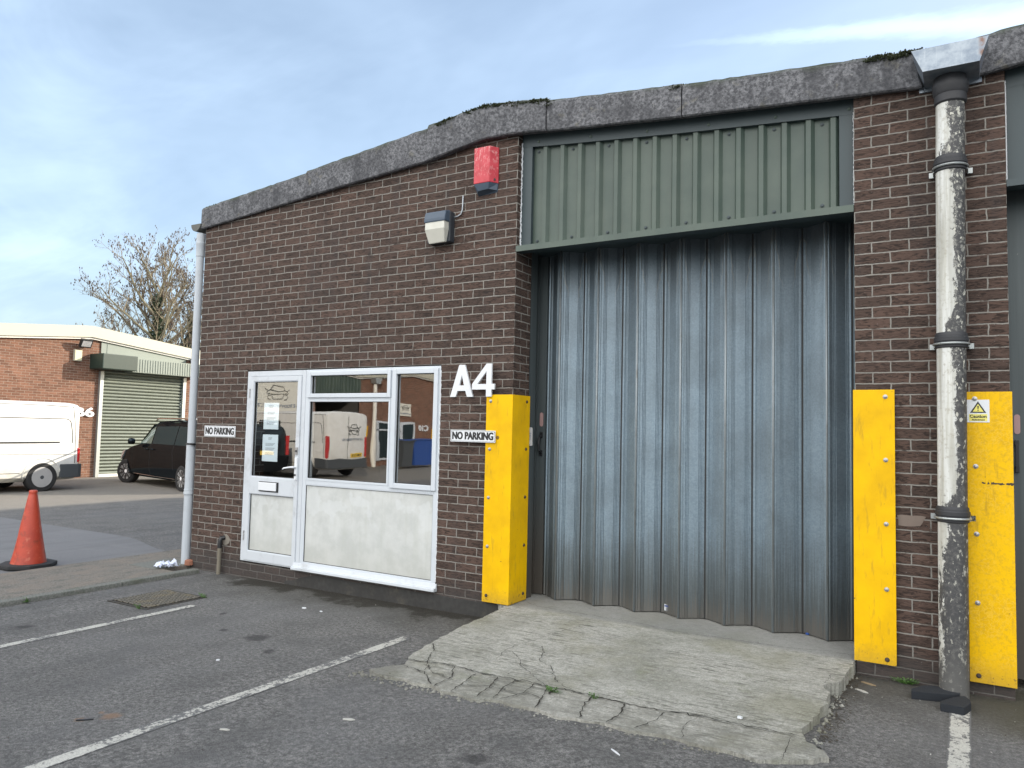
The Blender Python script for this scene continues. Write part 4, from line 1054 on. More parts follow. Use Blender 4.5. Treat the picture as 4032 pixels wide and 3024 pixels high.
# ------------------------------------------------------------------ stub pipe by the door
R_ = root('stub_pipe', (.56, -.04, 0), 'short dirty upright pipe with black elbow at the wall foot left of the door', 'pipe')
b = MB(); b.tube([(.552, -.045, -.03), (.553, -.045, .15), (.556, -.045, .30)], .022, 14); b.build('upright', plain('dirty_buff_pipe', (.20, .18, .14), .8, 0, .4, 15), R_, smooth=40)
b = MB(); b.tube([(.556, -.045, .28), (.556, -.045, .35), (.560, -.035, .385), (.575, 0, .39)], .026, 14); b.build('elbow', M['black'], R_, smooth=40)
b = MB(); pts = [(.60+.06*math.cos(2*PI*k/12)*random.uniform(.7, 1.2), .37+.06*math.sin(2*PI*k/12)*random.uniform(.7, 1.2)) for k in range(12)]; b.prism(pts, -.004, 0); b.build('mortar_patch', plain('mortar_patch', (.22, .2, .17), .9, 0, .3, 60), R_)

# ------------------------------------------------------------------ neighbouring unit on the right
N = root('industrial_unit', (11, 0, 0), 'neighbouring unit at the right edge with dark steel door edge and green panel', 'building')
for x0, x1 in ((7.725, 9.3), (9.31, 10.9), (10.91, 12.2), (12.21, 15), (15.01, 19), (19.01, 22)): fascia_piece(N, x0, x1, -.062, .004)
cl, _ = corrugated(N, 8.03, 10.65, 3.30, lambda x: interp(x, FB)-.02, .105, .1695, start=8.09)
b = MB(); b.box(7.93, 8.03, .062, .1, 3.32, 4.02); b.box(7.926, 10.66, -.004, .1, 3.28, 3.325); b.face([(7.93, .06, 3.95), (10.66, .06, 4.13), (10.66, .06, 4.3), (7.93, .06, 4.1)]); b.build('flashing', M['clad_dark'], N)
b = MB(); b.tube([(7.93, .06, z) for z in lin(3.3, 4.0, 40)], .004, 5); b.build('sealant', M['white_sign'], N)
b = MB(); b.box(7.93, 10.66, .115, .8, 3.33, 3.4); b.build('soffit', M['clad_dark'], N)
b = MB()
b.box(7.925, 8.06, .30, .34, .12, 3.33)
b.build('door_stile', M['door_dark'], N)
b = MB(); fx = 8.06; k = 0; P_ = [(8.06, .32)]
while fx < 10.7: fx += .19; k += 1; P_.append((fx, .40 if k % 2 else .53))
for (a, ya), (c, yc) in zip(P_, P_[1:]): b.face([(a, ya, .15), (c, yc, .15), (c, yc, 3.33), (a, ya, 3.33)], [(0, 0), (1, 0), (1, 1), (0, 1)])
b.build('folding_door', M['door'], N)
b = slot_plate(7.972, .30, 1.700, 1.830, .017); b.build('maker_plate', M['red_print'], N)
b = MB(); b.box(7.958, 7.978, .262, .275, 1.48, 1.63); b.box(7.956, 7.98, .27, .3, 1.45, 1.49); b.box(7.956, 7.98, .27, .3, 1.62, 1.66); b.build('pull_handle', M['black'], N, bevel=.002)
wall = MB()
wq([(10.67, 0, -.3), (22, 0, -.3), (22, 0, 4.1), (10.67, 0, 4.1)])
wall.build('wall', M['brick'], N)
roof(N, 7.6, 22)
# concrete apron of the neighbour is the low dark edge at the right
# ------------------------------------------------------------------ concrete ramp
def rz(x, y):
    e = gz(x, -1.8)+.016; t = interp(y, [(-1.9, 0), (-1.8, .02), (-1.5, .22), (-1.2, .45), (-.6, .88), (0, 1), (.7, 1.03)])
    h = e+(.148-e)*t
    if y < -1.47: h -= .006*abs(noise.noise(Vector((x*4.5, y*4.5, 3))))*2
    return max(h, gz(x, y)+.008)
EL = [(4.14, .62), (4.14, .01), (4.285, -.06), (4.31, -.43), (4.30, -.75), (4.30, -1.12), (4.33, -1.40), (4.40, -1.55), (4.23, -1.72)]
EB = [(4.42, -1.78), (4.55, -1.75), (4.66, -1.79), (4.78, -1.76), (4.9, -1.82), (5.0, -1.80), (5.13, -1.83), (5.28, -1.77), (5.42, -1.79), (5.55, -1.78), (5.68, -1.82), (5.8, -1.79), (5.97, -1.77), (6.12, -1.80), (6.31, -1.76), (6.49, -1.78), (6.69, -1.79), (6.8, -1.81), (6.94, -1.73), (7.09, -1.61)]
ER = [(7.06, -1.55), (6.96, -1.48), (6.93, -1.40), (6.915, -1.32), (6.935, -1.24), (6.94, -1.16), (6.965, -1.08), (6.955, -1.01), (6.985, -.92), (6.965, -.84), (6.97, -.74), (6.93, -.69), (6.915, -.64), (6.94, -.58), (6.985, -.53), (7.0, -.46), (7.005, -.35), (7.01, -.25), (7.022, -.1), (7.022, 0), (7.022, .283), (7.20, .285), (7.20, .62)]
outline = EL+EB+ER
# break the outline finer with small jitter
rng = random.Random(21); fine = []
for k in range(len(outline)):
    a, c = Vector(outline[k]), Vector(outline[(k+1) % len(outline)]); L = (c-a).length; n = max(1, int(L/.035))
    for q in range(n):
        p = a.lerp(c, q/n)
        if q and p.y < -.05: p += Vector((rng.gauss(0, .006), rng.gauss(0, .006)))
        fine.append((p.x, p.y))
bm = bmesh.new(); vs = [bm.verts.new((x, y, 0)) for x, y in fine]; f = bm.faces.new(vs); f.normal_update()
bmesh.ops.triangulate(bm, faces=[f])
for y in lin(-1.75, .5, 22):
    bmesh.ops.bisect_plane(bm, geom=bm.verts[:]+bm.edges[:]+bm.faces[:], plane_co=(0, y, 0), plane_no=(0, 1, 0))
for x in lin(4.4, 7.0, 13):
    bmesh.ops.bisect_plane(bm, geom=bm.verts[:]+bm.edges[:]+bm.faces[:], plane_co=(x, 0, 0), plane_no=(1, 0, 0))
bmesh.ops.triangulate(bm, faces=bm.faces)
for v in bm.verts: v.co.z = rz(v.co.x, v.co.y)+.004*(noise.noise(Vector((v.co.x*2, v.co.y*2, 0))))
be = [e for e in bm.edges if e.is_boundary]
r = bmesh.ops.extrude_edge_only(bm, edges=be)
for v in r['geom']:
    if isinstance(v, bmesh.types.BMVert): v.co.z = -.1; v.co.x += rng.gauss(0, .004); v.co.y += rng.gauss(0, .004)
bmesh.ops.recalc_face_normals(bm, faces=bm.faces)
me = bpy.data.meshes.new('concrete_ramp'); bm.to_mesh(me); bm.free(); me.materials.append(M['ramp'])
ro = bpy.data.objects.new('concrete_ramp', me); COL.objects.link(ro); ro['kind'] = 'structure'
# dirt filled cracks following the photographed lines
CR = [
 ([(4.36,.16),(4.54,.08),(4.98,.06),(5.28,.07),(5.59,.02),(5.87,-.01),(6.12,.01),(6.37,.01),(6.61,.03),(6.82,.10),(7.0,.10)], .0055),
 ([(4.34,-1.49),(4.52,-1.47),(4.66,-1.45),(4.83,-1.45),(4.92,-1.48),(5.05,-1.47),(5.2,-1.47),(5.37,-1.46),(5.49,-1.48),(5.6,-1.47),(5.75,-1.48),(5.93,-1.48),(6.01,-1.49),(6.14,-1.48),(6.27,-1.47),(6.4,-1.46),(6.53,-1.47),(6.71,-1.46),(6.92,-1.45)], .011),
 ([(5.11,-.21),(5.03,-.53),(4.97,-.77),(4.9,-.92),(4.89,-1.09),(4.93,-1.24)], .004), ([(4.32,-1.14),(4.42,-1.25),(4.47,-1.36),(4.53,-1.48),(4.66,-1.6),(4.78,-1.62)], .007),
 ([(4.93,-1.04),(5.05,-1.13),(5.12,-1.24),(5.23,-1.32),(5.34,-1.41),(5.45,-1.48)], .006), ([(5.07,-.85),(5.15,-.97),(5.19,-1.1),(5.32,-1.18),(5.39,-1.28),(5.47,-1.38),(5.6,-1.47)], .007),
 ([(5.12,-1.24),(5.37,-1.28),(5.4,-1.29)], .004), ([(5.76,-1.5),(5.77,-1.61),(5.81,-1.74),(5.82,-1.79)], .009), ([(5.97,-1.49),(6.0,-1.64),(5.98,-1.78)], .009), ([(6.21,-1.5),(6.21,-1.62),(6.14,-1.78)], .008),
 ([(6.89,-1.46),(6.89,-1.59),(6.9,-1.76)], .003), ([(5.47,-1.5),(5.52,-1.7),(5.54,-1.79)], .009), ([(4.93,-1.49),(4.95,-1.66),(4.96,-1.81)], .007), ([(5.1,-1.49),(5.14,-1.63),(5.14,-1.82)], .008),
 ([(5.22,-1.48),(5.22,-1.63),(5.25,-1.78)], .008), ([(5.36,-1.47),(5.38,-1.62),(5.35,-1.68),(5.29,-1.78)], .008), ([(4.96,-1.69),(5.14,-1.63),(5.33,-1.65)], .007), ([(4.41,-1.59),(4.62,-1.62),(4.74,-1.73),(4.78,-1.77)], .009),
 ([(4.74,-1.46),(4.82,-1.6),(4.82,-1.79)], .008), ([(6.915,-.64),(6.93,-.56),(6.93,-.46),(6.95,-.38)], .004), ([(5.52,-1.5),(5.52,-1.58)], .02), ([(4.55,-1.47),(4.6,-1.6)], .006), ([(5.38,-1.62),(5.52,-1.66)], .006), ([(4.66,-1.6),(4.82,-1.6)], .006), ([(6.4,-1.47),(6.36,-1.6),(6.4,-1.77)], .004)]
b = MB(); rng = random.Random(2)
for pts, w in CR:
    P = []
    for a, c in zip(pts, pts[1:]):
        a, c = Vector(a), Vector(c); n = max(1, int((c-a).length/.022))
        for q in range(n): P.append(a.lerp(c, q/n)+Vector((rng.gauss(0, .005), rng.gauss(0, .005))))
    P.append(Vector(pts[-1]))
    L_, R2 = [], []
    for k, p in enumerate(P):
        d = (P[min(k+1, len(P)-1)]-P[max(k-1, 0)]).normalized(); nn = Vector((-d.y, d.x)); ww = w*(1.35 if P[len(P)//2].y < -1.4 else 1.0)*rng.uniform(.2, 1.0)*(.4 if k in (0, len(P)-1) else 1)
        z = rz(p.x, p.y)+.0095
        L_.append((p.x+nn.x*ww*.5, p.y+nn.y*ww*.5, z)); R2.append((p.x-nn.x*ww*.5, p.y-nn.y*ww*.5, z))
    for k in range(len(P)-1): b.face([L_[k], R2[k], R2[k+1], L_[k+1]])
o = b.build('crack', M['crack'], None); o.parent = ro

# ------------------------------------------------------------------ painted bay lines
def pline(x0, x1, ya, yb, seed):
    b = MB(); rng = random.Random(seed); n = int(abs(yb-ya)/.05)
    for i in range(n):
        y0, y1 = ya+(yb-ya)*i/n, ya+(yb-ya)*(i+1)/n
        b.face([(x0, y1, gz(x0, y1)+.0028), (x1, y1, gz(x1, y1)+.0028), (x1, y0, gz(x1, y0)+.0028), (x0, y0, gz(x0, y0)+.0028)], [(y1, 0), (y1, 1), (y0, 1), (y0, 0)])
    return tag(b.build('bay_line', M['line']), kind='structure')
pline(1.60, 1.695, -1.16, -9, 1); pline(3.84, 3.945, -.90, -9, 2); pline(7.58, 7.69, -.30, -9, 3)
# ------------------------------------------------------------------ manhole cover
R_ = root('manhole_cover', (1.15, -1.18, 0), 'rusty rectangular manhole cover with raised studs beside a white bay line', 'manhole cover')
mx0, mx1, my0, my1 = .86, 1.46, -1.50, -.88; z = gz(1.1, -1.2)
b = MB(); frame_rect(b, 0, 0, 0, 0, 0, 0, 0); b = MB()
for q in ((mx0, mx0+.025, my0, my1), (mx1-.025, mx1, my0, my1), (mx0+.025, mx1-.025, my0, my0+.025), (mx0+.025, mx1-.025, my1-.025, my1)): b.box(*q, z-.05, z+.007)
b.build('frame', M['iron'], R_)
b = MB(); b.box(mx0+.03, mx1-.03, my0+.03, my1-.03, z-.05, z+.003); nx, ny = 12, 12
for i in range(nx):
    for j in range(ny):
        x = mx0+.058+(mx1-mx0-.116)*i/(nx-1); y = my0+.058+(my1-my0-.116)*j/(ny-1)
        a, c = (.018, .011) if (i+j) % 2 else (.011, .018)
        b.box(x-a, x+a, y-c, y+c, z+.002, z+.015)
o = b.build('lid', M['iron'], R_)
# ------------------------------------------------------------------ traffic cone
CN = root('traffic_cone', (-1.40, -1.06, pz-.03), 'battered orange traffic cone on a black rubber base by the path', 'traffic cone')
b = MB(); pts = []
for k in range(8): t = PI/8+PI/4*k; pts.append((-1.42+.29*math.cos(t), -1.05+.29*math.sin(t)))
b.prism(pts, .0, .045, 'z'); b.build('base', M['rubber'], CN, bevel=.012)
b = MB(); n = 28; rings = []
for r, h in ((.175, .04), (.172, .055), (.150, .17), (.125, .32), (.098, .48), (.070, .65), (.046, .80), (.040, .815), (.043, .825), (.043, .845), (.036, .855), (.028, .855)):
    ring = []
    for j in range(n):
        t = 2*PI*j/n; rr = r*(1+.05*noise.noise(Vector((math.cos(t)*1.5, math.sin(t)*1.5, h*5))))
        ring.append((-1.41+rr*math.cos(t)+.015*(h-.04), -1.05+rr*math.sin(t), h))
    rings.append(ring)
for a, c in zip(rings, rings[1:]):
    for j in range(n): b.face([a[j], a[(j+1) % n], c[(j+1) % n], c[j]])
b.face(rings[-1]); b.build('body', M['cone'], CN, smooth=40, merge=True)
# ------------------------------------------------------------------ small things on the ground
def crumple(name, c, rx, ry, rz_, m, label, cat, seed, z0=0.0):
    rng = random.Random(seed); bm = bmesh.new(); bmesh.ops.create_icosphere(bm, subdivisions=3, radius=1)
    for v in bm.verts:
        p = v.co.copy(); k = 1+.45*noise.noise(p*2.2+Vector((seed, 0, 0)))+.25*abs(noise.noise(p*6))
        v.co = Vector((c[0]+p.x*rx*k, c[1]+p.y*ry*k, z0+max(.0, (p.z*k+.55))*rz_))
    me = bpy.data.meshes.new(name); bm.to_mesh(me); bm.free(); me.materials.append(m)
    ob = bpy.data.objects.new(name, me); COL.objects.link(ob); tag(ob, label, cat); return ob
T1 = root('crumpled_tissue', (.02, -.30, pz), 'crumpled white tissue lying on the path near the grey drainpipe', 'litter')
b = MB(); rng = random.Random(4)
N_ = 9; P = [[None]*N_ for _ in range(N_)]
for s_ in range(3):
    cx, cy = -.045+.05*s_, -.34+.035*s_
    for i in range(N_):
        for j in range(N_):
            u, v = i/(N_-1)-.5, j/(N_-1)-.5
            h = .030*abs(noise.noise(Vector((u*5+s_*9, v*5, 1)))*2)+.035*math.exp(-(u*u+v*v)*9)
            P[i][j] = (cx+u*.13+rng.gauss(0, .005), cy+v*.11+rng.gauss(0, .005), pz+.008+h*1.5+rng.uniform(0, .010))
    for i in range(N_-1):
        for j in range(N_-1): b.face([P[i][j], P[i+1][j], P[i+1][j+1], P[i][j+1]])
b.build('sheet', M['tissue'], T1)
zf = .055
def slab(name, pts, h, label, group):
    b = MB(); b.prism(pts, zf+.004, zf+h, 'z'); o = b.build(name, M['foam'], None, bevel=.003); return tag(o, label, 'foam offcut', group)
slab('foam_offcut', [(7.375, -.335), (7.372, -.285), (7.43, -.17), (7.475, -.135), (7.55, -.14), (7.635, -.175), (7.63, -.225), (7.59, -.262), (7.50, -.30)], .052, 'long black foam offcut touching the foot of the peeling pipe', 'black foam offcuts')
slab('foam_offcut', [(7.535, -.475), (7.532, -.43), (7.60, -.30), (7.655, -.235), (7.685, -.30), (7.69, -.36), (7.672, -.43), (7.655, -.478)], .05, 'short angular black foam offcut lying over the white bay line', 'black foam offcuts')
# weeds
def weed(x, y, z, s, n, seed, label):
    rng = random.Random(seed); b = MB()
    for _ in range(n):
        a = rng.uniform(0, 2*PI); r = rng.uniform(0, s); c = Vector((x+r*math.cos(a)*1.6, y-abs(r*math.sin(a))*.7, z+rng.uniform(.005, .035)))
        d = Vector((math.cos(a), math.sin(a), rng.uniform(.2, .8))).normalized()*rng.uniform(.008, .018); u = d.cross(Vector((0, 0, 1))).normalized()*rng.uniform(.004, .008)
        b.face([c, c+d*.5+u, c+d, c+d*.5-u])
        b.tube([(x+r*.3*math.cos(a), y, z), tuple(c)], .0012, 3)
    return tag(b.build('weed', M['leaf']), label, 'weed', 'small weeds')
weed(7.33, -.025, .06, .055, 90, 1, 'small green weed at the pier foot right of the clean yellow guard')
weed(1.45, -.90, .0, .05, 30, 2, 'thin green weed at the far corner of the manhole cover')
weed(1.38, -1.52, .0, .04, 22, 3, 'thin green weed at the near edge of the manhole cover')
weed(.36, -1.95, .0, .05, 40, 4, 'green weed in the kerb joint at the left edge')
weed(5.52, -1.53, .075, .04, 34, 5, 'small weed in the largest crack of the concrete ramp')
weed(5.78, -1.50, .075, .025, 22, 6, 'tiny moss tuft in a crack right of the larger ramp weed')
b = MB(); rng = random.Random(41)
def stone(b, x, y, z, s, rng):
    vs = []
    for d in ((1,.2,0),(.3,1,0),(-1,.1,0),(-.2,-1,0),(.1,.1,.8),(0,0,-.6)): vs.append(tuple(Vector((x, y, z))+Vector(d)*s*rng.uniform(.6, 1.2)))
    i = len(b.v); b.v += vs
    for q in ((0,1,4),(1,2,4),(2,3,4),(3,0,4),(1,0,5),(2,1,5),(3,2,5),(0,3,5)): b.f.append(tuple(i+k for k in q)); b.uv.append(None)
for _ in range(420):
    k = rng.random()
    if k < .45: x = rng.uniform(4.15, 5.2); y = -1.80+rng.gauss(0, .035); s_ = rng.uniform(.004, .016)
    elif k < .75: x = rng.uniform(5.2, 7.1); y = -1.81+rng.gauss(0, .02); s_ = rng.uniform(.003, .010)
    else: y = rng.uniform(-1.5, 0); x = 6.97+abs(rng.gauss(0, .03)); s_ = rng.uniform(.004, .018)
    stone(b, x, y, gz(x, y)+.003, s_, rng)
tag(b.build('rubble', M['ramp']), 'crumbled concrete rubble along the broken edges of the ramp', 'rubble', kind='stuff')
# leaf litter drift beside the ramp edge (uncountable) and flecks
rng = random.Random(8); b = MB()
def leafbit(b, x, y, z, s, rng):
    a = rng.uniform(0, PI); d = Vector((math.cos(a), math.sin(a), rng.uniform(-.2, .35)))*s; u = Vector((-math.sin(a), math.cos(a), rng.uniform(-.3, .3)))*s*rng.uniform(.2, .5)
    c = Vector((x, y, z)); b.face([c-d, c+u, c+d*rng.uniform(.6, 1), c-u])
for _ in range(900):
    t = rng.random(); y = .1-1.45*t; x = 6.99+abs(rng.gauss(0, .05))
    if -.75 < y < -.35: x = 6.94+abs(rng.gauss(0, .07))
    leafbit(b, x, y, gz(x, y)+rng.uniform(.002, .014), rng.uniform(.003, .013), rng)
for _ in range(350):
    x = rng.uniform(7.03, 7.9); y = -abs(rng.gauss(0, .05))-.01; leafbit(b, x, y, gz(x, y)+rng.uniform(.001, .01), rng.uniform(.003, .010), rng)
for _ in range(700):
    x = rng.uniform(.4, 4.2); y = -abs(rng.gauss(0, .07))-.01; leafbit(b, x, y, gz(x, y)+rng.uniform(.001, .008), rng.uniform(.002, .008), rng)
for _ in range(160):
    x = rng.uniform(4.4, 6.9); y = rng.choice([.02, -1.47])+rng.gauss(0, .02); leafbit(b, x, y, rz(x, y)+rng.uniform(.007, .012), rng.uniform(.002, .006), rng)
tag(b.build('leaf_litter', M['grit']), 'dark leaf litter and grit along the wall and ramp edges', 'leaf litter', kind='stuff')
b = MB()
for _ in range(60):
    x = rng.uniform(-1, 7.9); y = rng.uniform(-3.8, -.1); z = (pz if x < .3 else (rz(x, y)+.006 if 4.35 < x < 6.9 and y > -1.7 else gz(x, y)+.003))
    leafbit(b, x, y, z+.003, rng.uniform(.003, .010), rng)
for _ in range(40):
    x = rng.uniform(7.05, 8.2); y = rng.uniform(-1.4, -.1); leafbit(b, x, y, gz(x, y)+.004, rng.uniform(.003, .010), rng)
tag(b.build('litter_flecks', M['litter']), 'tiny pale flecks of litter scattered over the asphalt', 'litter', kind='stuff')
b = MB(); rng = random.Random(19)
for _ in range(260):
    x = rng.uniform(-.5, 7.9); y = rng.uniform(-4, -.2)
    z = (pz if x < .3 else (rz(x, y)+.006 if 4.3 < x < 6.95 and y > -1.75 else gz(x, y)+.003)); leafbit(b, x, y, z+.004, rng.uniform(.003, .012), rng)
tag(b.build('dark_grit', M['grit']), 'dark crumbs and leaf scraps scattered over the parking bays', 'grit', kind='stuff')
def shard(name, x, y, L, w, a, m, label, h=.006):
    d = Vector((math.cos(a), math.sin(a))); u = Vector((-d.y, d.x)); zz = (rz(x, y)+.005 if 4.35 < x < 6.95 and y > -1.75 else gz(x, y)+.001)
    P = [(x-d.x*L-u.x*w*.4, y-d.y*L-u.y*w*.4), (x+d.x*L*.4-u.x*w, y+d.y*L*.4-u.y*w), (x+d.x*L, y+d.y*L), (x+d.x*L*.2+u.x*w, y+d.y*L*.2+u.y*w), (x-d.x*L*.8+u.x*w*.7, y-d.y*L*.8+u.y*w*.7)]
    b = MB(); b.prism(P, zz, zz+h, 'z'); return tag(b.build(name, M[m]), label, 'litter')
shard('plastic_strip', 3.50, -3.22, .045, .007, .75, 'black', 'thin black strip beside the rusty stain on the asphalt')
shard('chip', 2.52, -.66, .020, .016, .3, 'white_sign', 'white chip on the asphalt below the window sill', .008)
shard('chip', 2.73, -.66, .014, .009, .1, 'white_sign', 'smaller flat white chip right of another below the window sill')
shard('chip', 3.18, -2.10, .013, .010, 1.0, 'white_sign', 'lone white chip in the middle of the parking bay')
shard('paper_scrap', 4.72, -2.44, .035, .012, .4, 'litter', 'torn pale paper scrap on asphalt in front of the ramp')
shard('paper_scrap', 4.26, -2.90, .028, .008, .4, 'litter', 'flat pale paper scrap right of the long bay line')
shard('leaf', 7.12, -.18, .05, .012, -.4, 'straw', 'long straw coloured leaf between the ramp edge and the clean guard')
shard('leaf', 7.10, -.36, .045, .012, -.5, 'litter', 'pale curled leaf on asphalt beside the ramp edge')
shard('pebble', 6.60, -1.38, .014, .012, .2, 'white_sign', 'white pebble on the right part of the concrete ramp', .010)
shard('stone', 7.02, -1.50, .018, .016, .2, 'black', 'black stone beside the broken front corner of the ramp', .02)
shard('twig', 6.16, -2.07, .04, .004, -.6, 'white_sign', 'thin white twig on the asphalt below the ramp edge')
shard('bottle_cap', 6.63, .50, .014, .012, 0, 'blue_bin', 'tiny blue scrap at the foot of the folding door', .012)

# ------------------------------------------------------------------ brick terrace across the yard
BX = -15.2
T = root('industrial_terrace', (BX, 0, 0), 'sunlit red brick terrace across the yard with cream fascia and roller shutter', 'building')
def bquad(b, y0, y1, z0, z1, x=BX): b.face([(x, y0, z0), (x, y1, z0), (x, y1, z1), (x, y0, z1)], [(y0, z0), (y1, z0), (y1, z1), (y0, z1)])
def bf(y):   # underside of the cream fascia along y: gables of 7.6 m
    k = (y-7.4) / 7.6; d = abs(k-round(k))*7.6
    return 4.17-.098*d
b = MB()
ops = [(-19.35, -16.75, 3.0), (7.76, 10.70, 3.2)]
ys_ = lin(-32, 22, 108)
for a, c in zip(ys_, ys_[1:]):
    zt0, zt1 = bf(a)+.12, bf(c)+.12
    cuts = [a, c]
    for o0, o1, oz in ops:
        for q in (o0, o1):
            if a < q < c: cuts.append(q)
    cuts.sort()
    for p, q in zip(cuts, cuts[1:]):
        m_ = (p+q)/2; z0 = -.3
        for o0, o1, oz in ops:
            if o0 < m_ < o1: z0 = oz
        b.face([(BX, p, z0), (BX, q, z0), (BX, q, bf(q)+.12), (BX, p, bf(p)+.12)], [(p, z0), (q, z0), (q, bf(q)+.12), (p, bf(p)+.12)])
b.build('wall', M['brick_b'], T)
b = MB()
for k in range(-5, 3):
    ap = 7.4+7.6*k; y0, y1 = ap-3.8, ap+3.8
    for (a, c, s_) in ((y0, ap, 0), (ap, y1, 0)):
        za, zc = bf(a)+.0, bf(c)+.0
        if a == ap or c == ap: pass
        P0 = [(BX+.16, a, za+.03), (BX+.16, c, zc+.03), (BX+.16, c, zc+.37), (BX+.16, a, za+.37)]
        b.face(P0); b.face([(BX+.16, a, za+.37), (BX+.16, c, zc+.37), (BX-.3, c, zc+.41), (BX-.3, a, za+.41)]); b.face([(BX, a, za+.03), (BX, c, zc+.03), (BX+.16, c, zc+.03), (BX+.16, a, za+.03)])
b.build('fascia', M['cream'], T)
b = MB()
for k in range(-5, 3):
    ap = 7.4+7.6*k
    for (a, c) in ((ap-3.8, ap), (ap, ap+3.8)): b.face([(BX+.10, a, bf(a)-.025), (BX+.10, c, bf(c)-.025), (BX+.10, c, bf(c)+.03), (BX+.10, a, bf(a)+.03)]); b.face([(BX, a, bf(a)-.025), (BX, c, bf(c)-.025), (BX+.10, c, bf(c)-.025), (BX+.10, a, bf(a)-.025)])
b.build('trim_strip', M['cream_white'], T)
b = MB()
for k in range(-5, 3):
    ap = 7.4+7.6*k
    for (a, c) in ((ap-3.8, ap), (ap, ap+3.8)): b.face([(BX-.3, a, bf(a)+.38), (BX-.3, c, bf(c)+.38), (BX-15, c, bf(c)+.38), (BX-15, a, bf(a)+.38)])
b.box(BX-.1, BX-15, -32, -31.9, -.3, 4); b.box(BX-.1, BX-15, 21.9, 22, -.3, 4)
b.build('roof', M['roofsheet'], T)
# green infill over the shutter
b = MB(); b.face([(BX+.04, 7.75, 3.5), (BX+.04, 10.72, 3.5), (BX+.04, 10.72, bf(10.72)), (BX+.04, 7.75, bf(7.75))]); b.box(BX+.041, BX+.05, 7.93, 7.95, 3.6, 4.1); b.build('infill_panel', M['green_old'], T)
b = MB(); b.box(BX+.01, BX+.70, 7.43, 8.55, 3.24, 3.70)
b.build('shutter_box', M['box_green'], T, bevel=.02)
b = MB(); b.box(BX+.01, BX+.45, 8.55, 11.1, 3.22, 3.66)
y = 8.6
while y < 11.05: b.box(BX+.45, BX+.465, y, y+.035, 3.24, 3.64); y += .09
b.build('shutter_box', M['green_old'], T)
b = MB(); y0, y1 = 7.84, 10.62; prof = []; z = .03; 
while z < 3.22: prof += [(BX-.045, z), (BX+.015, z+.012), (BX+.035, z+.04), (BX+.015, z+.075), (BX-.045, z+.098)]; z += .104
for (xa, za), (xc, zc) in zip(prof, prof[1:]): b.face([(xa, y0, za), (xa, y1, za), (xc, y1, zc), (xc, y0, zc)])
b.build('roller_shutter', M['shutter'], T)
for q in (7.74, 10.62): b = MB(); b.box(BX+.0, BX+.10, q, q+.11, -.06, 3.2); b.build('guide_rail', M['galv'], T)
b = MB(); b.box(BX-.02, BX+.05, 7.85, 10.62, -.06, .04); b.build('bottom_rail', M['cream_white'], T)
# opening far down the terrace, seen only in the window reflection
b = MB(); b.box(BX-6, BX-.02, -19.3, -16.8, -.2, 3.0); o = b.build('open_bay', M['dark_room'], T)
bm = bmesh.new(); bm.from_mesh(o.data); bmesh.ops.delete(bm, geom=[f for f in bm.faces if f.normal.x > .9 and f.calc_center_median().x > -3], context='FACES'); bm.to_mesh(o.data); bm.free()
for z in (2.15, 1.92):
    b = MB(); b.box(BX-4, BX-3.9, -18.9, -18.2, z, z+.06); b.build('strip_light', M['tube_light'], T)
b = MB()
y = -19.3
while y < -16.85: b.box(BX+.02, BX+.05, y, y+.09, 3.0, 3.9); y += .17
b.box(BX-.02, BX+.02, -19.35, -16.75, 3.0, 3.95); b.build('infill_panel', M['clad'], T)
b = MB(); 
def yz_frame(b, y0, y1, z0, z1, w, x0, x1):
    b.box(x0, x1, y0, y0+w, z0, z1); b.box(x0, x1, y1-w, y1, z0, z1); b.box(x0, x1, y0+w, y1-w, z1-w, z1); b.box(x0, x1, y0+w, y1-w, z0, z0+w)
yz_frame(b, -22.3, -20.6, .2, 1.93, .09, BX, BX+.05); b.box(BX, BX+.05, -22.3, -20.6, 1.5, 1.56); yz_frame(b, -23.25, -22.32, .05, 1.93, .1, BX, BX+.05)
b.build('window_frame', M['white_pvc'], T)
b = MB(); b.box(BX+.005, BX+.012, -23.15, -20.69, .3, 1.84); b.build('pane', M['car_glass'], T)
# things on the terrace
R_ = root('unit_number', (BX, 7.4, 1.92), 'large white B6 unit number beside the roller shutter', 'sign')
place_text('lettering', 'B6', M['white_sign'], (BX+.05, 7.33, 1.925), (0, 1, 0), (0, 0, 1), .60, .285, R_, .03, .02)
R_ = root('unit_number', (BX, -24, 1.7), 'white C10 unit number on the far terrace wall', 'sign')
place_text('lettering', 'C10', M['white_sign'], (BX+.05, -23.98, 1.70), (0, 1, 0), (0, 0, 1), .85, .27, R_, .03, .02)
R_ = root('flood_light', (BX, 7.1, 4.0), 'black floodlight with tilted glass above a cream box on the terrace', 'floodlight')
b = MB(); b.box(BX, BX+.16, 7.16, 7.22, 3.88, 3.95); b.tube([(BX+.1, 6.95, 3.93), (BX+.1, 7.33, 3.90)], .018, 8); b.build('bracket', M['black'], R_)
def tilted(b, c, w, h, d, tx):
    c = Vector(c); up = Vector((math.sin(tx), 0, math.cos(tx))); n = Vector((math.cos(tx), 0, -math.sin(tx))); y = Vector((0, 1, 0))
    v = [c+y*a*w+up*e*h+n*f*d for f in (-1, 1) for e in (-1, 1) for a in (-1, 1)]
    i = len(b.v); b.v += [tuple(q) for q in v]
    for q in ((0, 1, 3, 2), (4, 6, 7, 5), (0, 4, 5, 1), (2, 3, 7, 6), (0, 2, 6, 4), (1, 5, 7, 3)): b.f.append(tuple(i+k for k in q)); b.uv.append(None)
b = MB(); tilted(b, (BX+.26, 7.14, 3.98), .17, .13, .05, .5); b.build('housing', M['black'], R_, bevel=.01)
b = MB(); tilted(b, (BX+.30, 7.14, 3.96), .135, .09, .012, .5); b.build('glass', M['lamp_clear'], R_)
